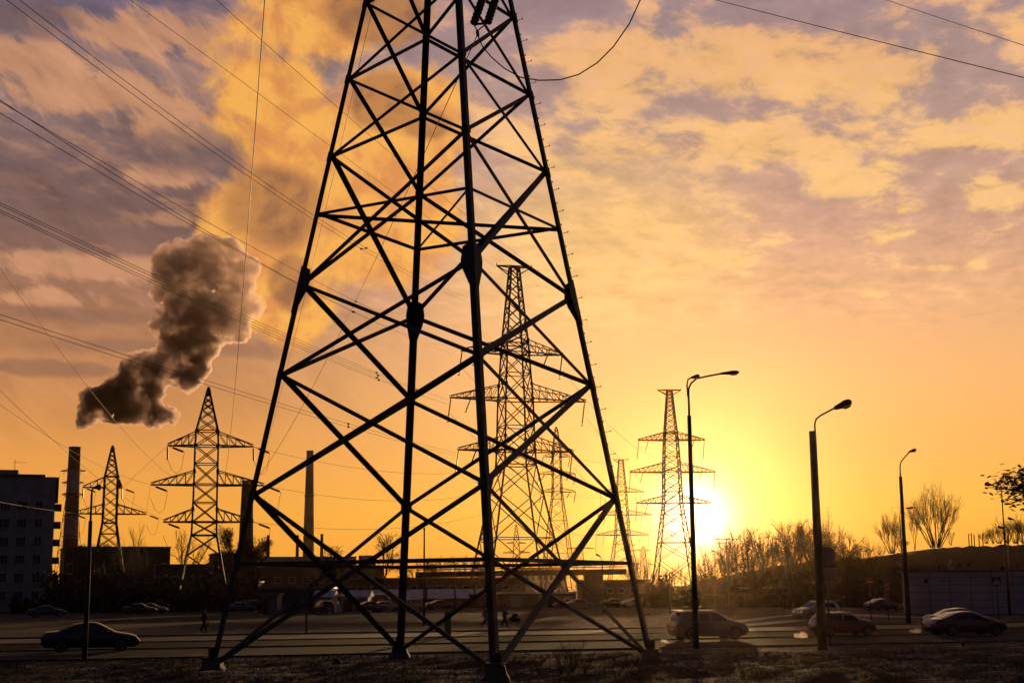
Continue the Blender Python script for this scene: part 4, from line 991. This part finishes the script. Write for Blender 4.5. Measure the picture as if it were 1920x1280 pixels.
lamp('small far lamp post over the depot between rear and near tower legs', 853, 1060, 190, [(853, 1062), (853, 1056), (850, 1053)], ((853, 1054), (845, 1051)), .12, .08, hr=.16)
lamp('small lamp post above the scrub left of the thick concrete lamp post', 1476, 1040, 185, [(1476, 1042), (1475, 1034), (1470, 1029)], ((1473, 1030), (1464, 1026)), .12, .08, hr=.14)
def mast(label, x, yt, yb, r=.07, name='mast', cat='mast', m=steel2, tb=None):
    p = gnd(x, yb); h = at(x, yt, p.y).z; root = thing(name, label, cat, (p.x, p.y, 0)); MB().tube([(0, 0, 0), (0, 0, h)], [r, r * .6], 8).build('shaft', m, root, True)
    q = MB()
    if tb: q.bar((-tb, 0, h - .05), (tb, 0, h - .05), .12).bar((-tb * .6, 0, h - .6), (tb * .6, 0, h - .6), .1).build('crossbar', steel2, root)
    else: q.lathe([(r * .9, 0), (r * 1.1, .05), (.01, .18)], 8, (0, 0, h)).build('cap', steel2, root)
mast('thin tapering mast right of the rear tower leg', 795, 992, 1172, .10)
mast('weathered wooden post lit at its edge below the slender chimney', 574, 1086, 1188, .08, 'wooden_post', 'post', mat('weathered_wood', (.13, .09, .06), .9, 0, .3, 3))
mast('T shaped floodlight mast in the sun glare above the wood', 1366, 1009, 1142, .12, 'floodlight_mast', 'mast', tb=1.6)
mast('dark stub post in front of the legs of the pylon by the sun', 1257, 1076, 1150, .12, 'stub_post', 'post')

# ================================================================== signs
def sign(label, x, ypole, yc, shape, face, w, h, name='road_sign', extra=None, back=True):
    p = gnd(x, ypole); z = at(x, yc, p.y).z; root = thing(name, label, 'road sign', (p.x, p.y, 0))
    MB().tube([(0, 0, 0), (0, 0, z + h * .45)], .045, 8).build('post', steel2, root, True)
    def panel(sh, zc, w_, h_, m, off=-.06, t=.02):
        if sh == 'disc': return MB().lathe([(w_ / 2, 0), (w_ / 2, t)], 28, (0, off, zc), (0, -1, 0))
        if sh == 'tri': return MB().plate([(-w_ / 2, off, zc - h_ / 3), (w_ / 2, off, zc - h_ / 3), (0, off, zc + h_ * 2 / 3)], (0, -1, 0), t)
        return MB().plate([(-w_ / 2, off, zc - h_ / 2), (w_ / 2, off, zc - h_ / 2), (w_ / 2, off, zc + h_ / 2), (-w_ / 2, off, zc + h_ / 2)], (0, -1, 0), t)
    pn = panel(shape, z, w, h, face).build('panel', face, root)
    if extra: extra(root, panel, z, pn)
    return root
greyb = mat('sign_back_grey', (.16, .15, .15), .6, .3, .08); blues = mat('sign_blue', (.02, .05, .16), .5, 0, .05); reds = mat('sign_red', (.13, .012, .012), .5, 0, .05)
def ex1(root, panel, z, pn): panel('rect', z - .84, 1.0, .55, greyb).build('lower_plate', greyb, root); MB().box((0, -.03, z), (.1, .05, .7)).build('bracket', steel2, root)
sign('grey back of a round sign with a rectangular plate beside the thick lamp post', 1557, 1212, 1042, 'disc', greyb, .98, .98, extra=ex1)
def ex_ne(root, panel, z, pn): panel('rect', z, .52, .12, whitep, -.085, .01).build('white_bar', whitep, pn)
sign('red no entry disc with a white bar right of the orange hatchback', 1634, 1163, 1090, 'disc', reds, .72, .72, extra=ex_ne)
sign('square grey sign back on a thin post in front of the wood', 1470, 1155, 1096, 'rect', greyb, .85, .85)
sign('grey triangular sign back near the brick works in the glare', 1131, 1150, 1098, 'tri', greyb, 1.0, .9)
def ex_p(root, panel, z, pn):
    panel('tri', z - .08, .70, .62, whitep, -.085, .01).build('white_triangle', whitep, pn)
    q = MB(); y = -.10
    q.lathe([(.045, 0), (.045, .008)], 10, (.01, y, z + .15), (0, -1, 0))
    for a, b, w_ in (((0, .10), (.0, -.05), .07), ((0, -.05), (.10, -.22), .045), ((0, -.05), (-.09, -.22), .045), ((0, .08), (.10, 0), .035), ((0, .08), (-.08, -.01), .035)): q.bar((a[0], y, z + a[1]), (b[0], y, z + b[1]), w_, .01)
    for i in range(4): q.box((-.2 + i * .13, y, z - .255), (.06, .01, .03))
    q.build('walking_figure', blackm, pn)
sign('blue pedestrian crossing sign with a white triangle before the metal clad hall', 1873, 1160, 1089, 'rect', blues, .78, .82, extra=ex_p)
def ex_h(root, panel, z, pn):
    q = MB()
    for i in range(5):
        zc = z - .86 + i * .42; q.plate([(-.225, -.085, zc - .12), (.225, -.085, zc + .10), (.225, -.085, zc + .27), (-.225, -.085, zc + .05)], (0, -1, 0), .01)
    q.build('red_stripes', reds, pn); panel('tri', z + 1.35, .62, .58, reds).build('upper_triangle', reds, root)
sign('tall hazard board with red and white diagonal stripes left of the slim lamp', 1666, 1164, 1110, 'rect', mat('worn_white_board', (.25, .23, .24), .7), .44, 2.0, name='hazard_board', extra=ex_h)
p = gnd(839.5, 1194); root = thing('green_pillar', 'narrow bright green pillar on the verge right of the rear tower leg', 'pillar', p, R(10)); gp = mat('bright_green_paint', (.05, .20, .02), .6, 0, .1)
MB().box((0, 0, .80), (.38, .3, 1.5)).build('casing', gp, root); MB().box((0, 0, 1.58), (.44, .36, .06)).build('cap', gp, root); MB().box((0, 0, .03), (.5, .42, .1)).build('plinth', concrete, root)

# ================================================================== people
def skin(name, m, par, verts, edges, rad, root=0, sub=1):
    me = bpy.data.meshes.new(name); me.from_pydata(verts, edges, []); me.materials.append(m)
    o = bpy.data.objects.new(name, me); C.objects.link(o); o.parent = par
    md = o.modifiers.new('skin', 'SKIN'); md.use_smooth_shade = True
    if not me.skin_vertices: me.attributes.get('x')
    for i, r_ in enumerate(rad):
        me.skin_vertices[0].data[i].radius = (r_, r_) if not isinstance(r_, tuple) else r_
        me.skin_vertices[0].data[i].use_root = (i == root)
    s_ = o.modifiers.new('sub', 'SUBSURF'); s_.levels = sub; s_.render_levels = sub; return o
skinm = mat('skin_tone', (.30, .17, .12), .6, 0, .08)
def person(label, loc, rz, coat, trousers, stride=.28, armf=.3, H=1.75, reach=False, bag=False):
    root = thing('person', label, 'person', loc, rz); s_ = H / 1.75
    V, Ed, Rd = [], [], []
    def v(x, y, z, r): V.append((x * s_, y * s_, z * s_)); Rd.append(r * s_ if not isinstance(r, tuple) else (r[0] * s_, r[1] * s_)); return len(V) - 1
    def e(a, b): Ed.append((a, b))
    pel = v(0, 0, .92, .14); wa = v(0, 0, 1.08, .13); ch = v(.02, 0, 1.30, .155); nk = v(.03, 0, 1.47, .06); hd0 = v(.045, 0, 1.56, .082); hd = v(.055, 0, 1.64, .10); tp = v(.05, 0, 1.71, .07); ns = v(.145, 0, 1.62, .022)
    e(pel, wa); e(wa, ch); e(ch, nk); e(nk, hd0); e(hd0, hd); e(hd, tp); e(hd, ns)
    for sg in (-1, 1):
        st = stride * sg
        hp = v(0, .09 * sg, .88, .10); kn = v(st * .55 + .05, .095 * sg, .50, .065); bk = -.06 if st < 0 else 0
        an = v(st * 1.05 + bk, .095 * sg, .11 + (.05 if st < 0 else 0), .045); to = v(st * 1.05 + .17 + bk, .11 * sg, .045, .04); he = v(st * 1.05 - .05 + bk, .095 * sg, .05 + (.05 if st < 0 else 0), .04)
        e(pel, hp); e(hp, kn); e(kn, an); e(an, to); e(an, he)
        af = -armf * sg; sh = v(.01, .185 * sg, 1.41, .07)
        if reach: el = v(.12, .25 * sg, 1.16, .05); wr = v(.38, .20 * sg, 1.06, .034); dv = Vector((.9, 0, -.35)).normalized()
        else: el = v(af * .42, .26 * sg, 1.14, .05); wr = v(af * .85 + .05, .27 * sg, .90, .034); dv = Vector((af * .5 + .1, 0, -.9)).normalized()
        e(ch, sh); e(sh, el); e(el, wr); W_ = Vector(V[wr]) / s_; pm = v(*(W_ + dv * .06), .036); e(wr, pm); P_ = W_ + dv * .06
        for j in range(4):
            b = P_ + dv * .045 + Vector((.012 * (j - 1.5), 0, .008 * (j - 1.5)))
            a1 = v(*b, .011); a2 = v(*(b + dv * .032 + Vector((0, -.012 * sg, 0))), .009); a3 = v(*(b + dv * (.055 + .006 * (j in (1, 2))) + Vector((0, -.03 * sg, 0))), .008); e(pm, a1); e(a1, a2); e(a2, a3)
        t1 = v(*(P_ + Vector((.035, -.02 * sg, -.01))), .012); t2 = v(*(P_ + dv * .04 + Vector((.045, -.035 * sg, 0))), .01); e(pm, t1); e(t1, t2)
    skin('body', skinm, root, V, Ed, Rd, pel)
    q = MB(); prof = []
    rings = [(.78, .21, .19, 0), (.95, .185, .20, 0), (1.12, .165, .195, .0), (1.30, .175, .215, .02), (1.42, .14, .20, .02), (1.48, .07, .09, .03)]
    n = 16; vs = [((cx + a * math.cos(t)) * s_, b * math.sin(t) * s_, z * s_) for z, a, b, cx in rings for t in (2 * math.pi * j / n for j in range(n))]
    q.add(vs, [(i * n + j, i * n + (j + 1) % n, (i + 1) * n + (j + 1) % n, (i + 1) * n + j) for i in range(5) for j in range(n)]); ct = q.build('coat', coat, root, True)
    k = 0
    for sg in (-1, 1):
        af = -armf * sg; S_ = Vector((.01, .185 * sg, 1.41)); E1 = Vector((.12, .25 * sg, 1.16)) if reach else Vector((af * .42, .26 * sg, 1.14)); W1_ = Vector((.36, .20 * sg, 1.07)) if reach else Vector((af * .83 + .04, .27 * sg, .92))
        MB().tube([(S_ + Vector((0, -.03 * sg, .02))) * s_, S_ * s_, E1 * s_, W1_ * s_], [.06, .085, .068, .052], 10).build('sleeve', coat, ct, True)
        st = stride * sg; bk = -.06 if st < 0 else 0
        MB().tube([Vector((0, .08 * sg, .95)) * s_, Vector((st * .55 + .05, .095 * sg, .50)) * s_, Vector((st * 1.05 + bk, .095 * sg, .13 + (.05 if st < 0 else 0))) * s_], [.125, .088, .07], 10).build('trouser_leg', trousers, root, True)
        MB().tube([Vector((st * 1.05 - .06 + bk, .095 * sg, .05 + (.05 if st < 0 else 0))) * s_, Vector((st * 1.05 + .05 + bk, .10 * sg, .055 + (.03 if st < 0 else 0))) * s_, Vector((st * 1.05 + .2 + bk, .112 * sg, .035)) * s_], [.045, .052, .035], 8).build('shoe', blackm, root, True)
    MB().lathe([(.06, 1.56), (.107, 1.60), (.113, 1.66), (.09, 1.73), (.03, 1.765)], 12, (.025 * s_, 0, 0)).build('hair', mat('dark_hair', (.02, .015, .012), .8, 0, .2), root, True)
    return root
dkc = mat('dark_blue_coat', (.03, .035, .06), .9, 0, .15); dkt = mat('dark_trousers', (.02, .02, .024), .9, 0, .15); brc = mat('brown_jacket', (.06, .035, .025), .9, 0, .2); gyc = mat('grey_violet_coat', (.10, .085, .10), .9, 0, .15)
p1 = gnd(382, 1186); person('person in a dark blue coat walking along the footpath at the left', p1 + Vector((0, 0, .05)), R(25), dkc, dkt, .16, .2)
bgm = MB().lathe([(.03, -.02), (.10, .0), (.12, .12), (.09, .30), (.02, .32)], 8, (p1.x + .32, p1.y - .05, .48)); tag(bgm.build('carrier_bag', tinm, None, True), 'pale carrier bag hanging beside the walker at the left', 'bag')
p2 = gnd(911, 1177); person('person striding along the footpath just left of the near tower leg', p2 + Vector((0, 0, .05)), R(15), brc, dkt, .30, .35, 1.7)
p3 = gnd(946, 1176.5); person('person bending to push a stroller just right of the near tower leg', p3 + Vector((0, 0, .05)), R(15), gyc, dkt, .22, .1, 1.68, reach=True)
ps = p3 + Vector((.75 * CR, .75 * SR, .05)); st = thing('baby_stroller', 'dark hooded baby stroller on the footpath pushed by the bending person', 'stroller', ps, R(15))
hd = MB(); n = 9; vs = []
for i in range(8):
    a = math.pi * .95 * i / 7 - .1
    for s_ in (-.24, .24): vs.append((.10 - .34 * math.cos(a) * .8, s_, .72 + .36 * math.sin(a)))
hd.add(vs, [(2 * i, 2 * i + 2, 2 * i + 3, 2 * i + 1) for i in range(7)] + [tuple(range(0, 16, 2)), tuple(range(1, 16, 2))[::-1]]); hd.build('hood', dkt, st)
MB().add([(-.3, -.22, .45), (.42, -.22, .42), (.42, .22, .42), (-.3, .22, .45), (-.4, -.25, .76), (.5, -.25, .7), (.5, .25, .7), (-.4, .25, .76)], [(3, 2, 1, 0), (4, 5, 6, 7), (0, 1, 5, 4), (1, 2, 6, 5), (2, 3, 7, 6), (3, 0, 4, 7)]).build('carrycot', dkt, st)
fr = MB()
for s_ in (-.23, .23): fr.tube([(-.62, s_, 1.02), (-.35, s_, .78), (.3, s_, .2)], .014, 6).tube([(.35, s_, .5), (-.32, s_, .2)], .014, 6)
fr.tube([(-.62, -.23, 1.02), (-.62, .23, 1.02)], .018, 6).build('frame', steel2, st)
for wx in (-.32, .32):
    for s_ in (-.27, .27): MB().tube([((wx + .16 * math.cos(a)), s_, .17 + .15 * math.sin(a)) for a in [i * math.pi / 7 for i in range(15)]], .018, 5).build('wheel', blackm, st)

# ================================================================== cables
GP = 'overhead power cables'
def cable(label, runs, r=.022, spacers=(), name='power_cable'):
    """runs: ((x,y,Y) start, (x,y) middle or None, (x,y,Y) end); a thing with one conductor per run"""
    root = thing(name, label, 'power cable', (0, 0, 0), 0, GP); curves = []
    for a, mid, b in runs:
        P = Vector(a) if isinstance(a, Vector) else at(*a); Q = Vector(b) if isinstance(b, Vector) else at(*b); sag = 0
        if mid:
            best = None
            for i in range(1, 400):
                t = i / 400; p = P.lerp(Q, t); q = ray(*mid); q = q * (p.y / q.y)
                if best is None or abs(q.x - p.x) < best[0]: best = (abs(q.x - p.x), t, EYE + q.z - p.z)
            _, t, dz = best; sag = dz / (4 * t * (1 - t))
        n = 48; pts = [P.lerp(Q, i / n) + Vector((0, 0, sag * 4 * (i / n) * (1 - i / n))) for i in range(n + 1)]
        curves.append(pts)
    mid0 = curves[0][0].copy(); root.location = mid0; root.location.z = 0; inv_ = Matrix.Translation(-root.location)
    for pts in curves: o = MB().tube(pts, r, 5).build('conductor', cablem, root); o.matrix_parent_inverse = inv_
    for t in spacers:
        i = int(t * 48); mb = MB().bar(curves[0][i], curves[-1][i], .07)
        for c in curves: mb.box(c[i], (.28, .28, .2))
        o = mb.build('spacer', steel2, root); o.matrix_parent_inverse = inv_
    return root
T = TIP['mid']            # order: arm1 L,R  arm2 L,R  arm3 L,R
cable('steep dark cable dropping from the top edge to the pylon left of the tower', [((505, -120, 60), (472, 330), (421, 885, 250))], .03)
cable('upper pair of cables from the top left corner down to the largest distant pylon', [((-60, -55, 85), (300, 215), (872, 563, 262)), ((-30, -52, 85), (300, 200), (876, 558, 262))], .026, (.58, .83))
cable('single thin cable from the top edge at the far left to the largest pylon top', [((120, -90, 90), (450, 150), (928, 500, 262))], .022)
cable('single thin cable from the top edge nearer the tower to the largest pylon top', [((300, -95, 90), (632, 200), (992, 492, 262))], .022)
cable('bundle of three cables passing above the smoke to the largest distant pylon', [((-60, 148, 80), (300, 380), (858, 655, 262)), ((-60, 155, 80), (326, 380), (862, 650, 262)), ((-60, 176, 80), (290, 384), (855, 665, 262))], .026, (.55,))
cable('bundle of four cables crossing in front of the smoke to the largest pylon', [((-60, 352, 80), (281, 512), (838, 748, 262)), ((-60, 356, 80), (281, 516), (842, 751, 262)), ((-60, 366, 80), (281, 524), (838, 757, 262)), ((-60, 370, 80), (281, 528), (843, 759, 262))], .022, (.66, .83))
cable('lower pair of cables passing over the top of the larger pointed pylon', [((-60, 570, 85), (300, 686), (853, 848, 262)), ((-60, 580, 85), (300, 694), (853, 853, 262))], .022, (.55,))
cable('steep single cable from the left edge across the smoke to the pointed pylon', [((-60, 418, 75), (160, 720), (322, 893, 250))], .024)
cable('cable from the lower left edge past the striped chimney top to the middle arm', [((-60, 716, 110), (125, 839), (290, 909, 250))], .022)
cable('cable from the lower left edge past the striped chimney top to the lowest arm', [((-60, 672, 110), (125, 847), (316, 978, 250))], .022)
cable('low lit cable running past the apartment block to the small pointed pylon', [((-60, 930, 120), (60, 951), (148, 962, 335))], .028)
cable('right hand of the two cables in the top right corner', [((1560, -35, 100), (1780, 40), (2100, 143, 60))], .022)
cable('left hand of the two cables in the top right corner', [((1280, -16, 90), (1620, 71), (2100, 190, 55))], .022)
cable('long thin cable from the glass insulators slanting down left through the tower', [((895, 66, 50.5), (737, 416), (486, 892, 150))], .018)
cable('thin cable rising along the left leg of the near tower', [((716, -60, 66), (612, 385), (480, 905, 250))], .018)
cable('slack jumper loop hanging between the glass insulators and the right of the tower', [((896, 68, 50.5), None, (900, 74, 50.6))], .02)
o = MB().tube([at(x, y, Y) for x, y, Y in ((896, 68, 50.5), (905, 88, 51), (922, 108, 51.5), (945, 128, 52), (975, 145, 52.5), (1010, 151, 53), (1050, 150, 53), (1085, 140, 53), (1120, 118, 53), (1150, 88, 53), (1180, 45, 53), (1203, -5, 53), (1225, -60, 53))], .026, 6).build('jumper_cable', cablem, None, True)
tag(o, 'thick slack jumper loop swinging out to the right of the near tower', 'power cable')
S = TIP['sun']; M2 = TIP['mid2']
for i, nm in enumerate(('upper left', 'upper right', 'middle left', 'middle right', 'lower left', 'lower right')):
    a, b = T[i], S[i]; 
    root = cable('cable from the %s arm of the largest pylon to the pylon by the sun' % nm, [(a - Vector((0, 0, 3)), None, b - Vector((0, 0, 4)))], .03)
    for o in root.children:
        for v_ in o.data.vertices:
            t = (v_.co.y - a.y) / (b.y - a.y); v_.co.z -= 9 * 4 * t * (1 - t)
for i, (y0, nm) in enumerate(((840, 'upper'), (909, 'middle'), (978, 'lowest'))):
    a, b = TIP['p390'][i * 2 + 1], TIP['p1043'][min(i, 2) * 2]
    root = cable('far cable from the %s right arm of the pointed pylon toward the narrow pylon' % nm, [(a, None, b)], .028)
    for o in root.children:
        for v_ in o.data.vertices:
            t = (v_.co.y - a.y) / (b.y - a.y); v_.co.z -= 5 * 4 * t * (1 - t)
    a, b = TIP['p210'][min(i, 1) * 2 + 1], TIP['p390'][i * 2]
    if i < 2: cable('cable linking the small pointed pylon to the %s left arm of the larger pointed pylon' % nm, [(a, None, b)], .025)

# ================================================================== smoke
def smoke(name, label, blobs, Y, dens, seed, voxel=1.1, disp=((14, 9), (6, 6), (2.4, 1.6)), depthf=.9, aniso=.72, nsc=1 / 16):
    me = bpy.data.meshes.new(name); bm = bmesh.new(); k = Y / FPX; r = random.Random(seed)
    for (x, y, rp) in blobs:
        c = at(x, y, Y + r.uniform(-.5, .5) * rp * k); M_ = Matrix.Translation(c) @ Matrix.Diagonal((1, depthf, 1, 1)); bmesh.ops.create_icosphere(bm, subdivisions=3, radius=rp * k * 1.1, matrix=M_)
    bm.to_mesh(me); bm.free(); o = bpy.data.objects.new(name, me); C.objects.link(o)
    rm_ = o.modifiers.new('remesh', 'REMESH'); rm_.mode = 'VOXEL'; rm_.voxel_size = voxel
    for i, (sc_, st_) in enumerate(disp):
        tx = bpy.data.textures.new('smoke_noise%d' % i, 'CLOUDS'); tx.noise_scale = sc_; tx.noise_depth = 3
        d_ = o.modifiers.new('d%d' % i, 'DISPLACE'); d_.texture = tx; d_.strength = st_; d_.mid_level = .5; d_.texture_coords = 'GLOBAL'
    m = bpy.data.materials.new(name + '_vapour'); m.use_nodes = True; nt = m.node_tree; nt.nodes.clear(); q = G(nt)
    out = nt.nodes.new('ShaderNodeOutputMaterial'); pv = nt.nodes.new('ShaderNodeVolumePrincipled'); nt.links.new(pv.outputs[0], out.inputs['Volume'])
    pv.inputs['Color'].default_value = (.62, .525, .54, 1); pv.inputs['Anisotropy'].default_value = aniso
    ge = nt.nodes.new('ShaderNodeNewGeometry'); P_ = ge.outputs['Position']
    f_ = q.noise(P_, nsc, 5, .62, .3)
    sz = nt.nodes.new('ShaderNodeSeparateXYZ'); nt.links.new(P_, sz.inputs[0])
    f2 = q.noise(P_, nsc * 3.2, 6, .65, .4)
    d_ = q.mul(q.step(q.add(f_, q.mul(q.sub(f2, .5), 1.1)), .26, .52), q.step(sz.outputs[2], 90, 175, 3.2, .95))
    nt.links.new(q.mul(d_, dens * 1.25), pv.inputs['Density'])
    me.materials.append(m); o['kind'] = 'stuff'; o['label'] = label; o['category'] = 'smoke'; return o
smoke('smoke', 'dark billowing smoke plume rising to the right from the striped chimney',
      [(240, 722, 30), (285, 728, 26), (156, 790, 18), (168, 775, 24), (185, 752, 30), (212, 738, 30), (232, 765, 27), (262, 768, 24), (292, 776, 24), (316, 779, 20), (250, 692, 24), (278, 685, 33), (318, 690, 34), (345, 712, 24),
       (340, 645, 42), (365, 690, 30), (322, 600, 40), (310, 560, 26), (335, 548, 46), (338, 500, 46), (380, 480, 42), (405, 515, 45), (425, 565, 40), (445, 615, 26), (400, 610, 44), (375, 655, 34), (430, 478, 30), (308, 482, 24), (455, 500, 30), (468, 575, 26), (450, 540, 28), (360, 590, 46), (330, 520, 42), (395, 560, 46), (385, 530, 44), (400, 590, 40)], 820, .17, 4)

for x, y, r_, lb in ((1256, 1201, 5, 'faint golden exhaust puff behind the silver crossover'), (1506, 1191, 8, 'faint golden exhaust puff behind the orange hatchback'), (1721, 1183, 6, 'faint golden exhaust puff behind the dark fastback')):
    p = gnd(x, y + 4); smoke('exhaust_vapour', lb, [(x, y, r_), (x - 8, y + 1, r_ * .7), (x - 14, y - 1, r_ * .5)], p.y - .3, .35, x, .05, ((.5, .2),), 1.0, .82, 2.2)
# ================================================================== haze
HZ = (-1100, 1100, -160, 1420, -1.2, 330)
hv = [(HZ[i], HZ[2 + j], HZ[4 + k]) for k in (0, 1) for j in (0, 1) for i in (0, 1)]
ho = MB().add(hv, [(0, 2, 3, 1), (4, 5, 7, 6), (0, 1, 5, 4), (2, 6, 7, 3), (0, 4, 6, 2), (1, 3, 7, 5)])
hm_ = bpy.data.materials.new('evening_haze'); hm_.use_nodes = True; nt = hm_.node_tree; nt.nodes.clear()
out = nt.nodes.new('ShaderNodeOutputMaterial'); pv = nt.nodes.new('ShaderNodeVolumePrincipled'); nt.links.new(pv.outputs[0], out.inputs['Volume'])
pv.inputs['Color'].default_value = (1.0, .72, .40, 1); pv.inputs['Anisotropy'].default_value = .92; pv.inputs['Density'].default_value = HAZE_D
ho = ho.build('haze', hm_); ho['kind'] = 'stuff'; ho['label'] = 'thin golden evening haze in the air'; ho['category'] = 'haze'
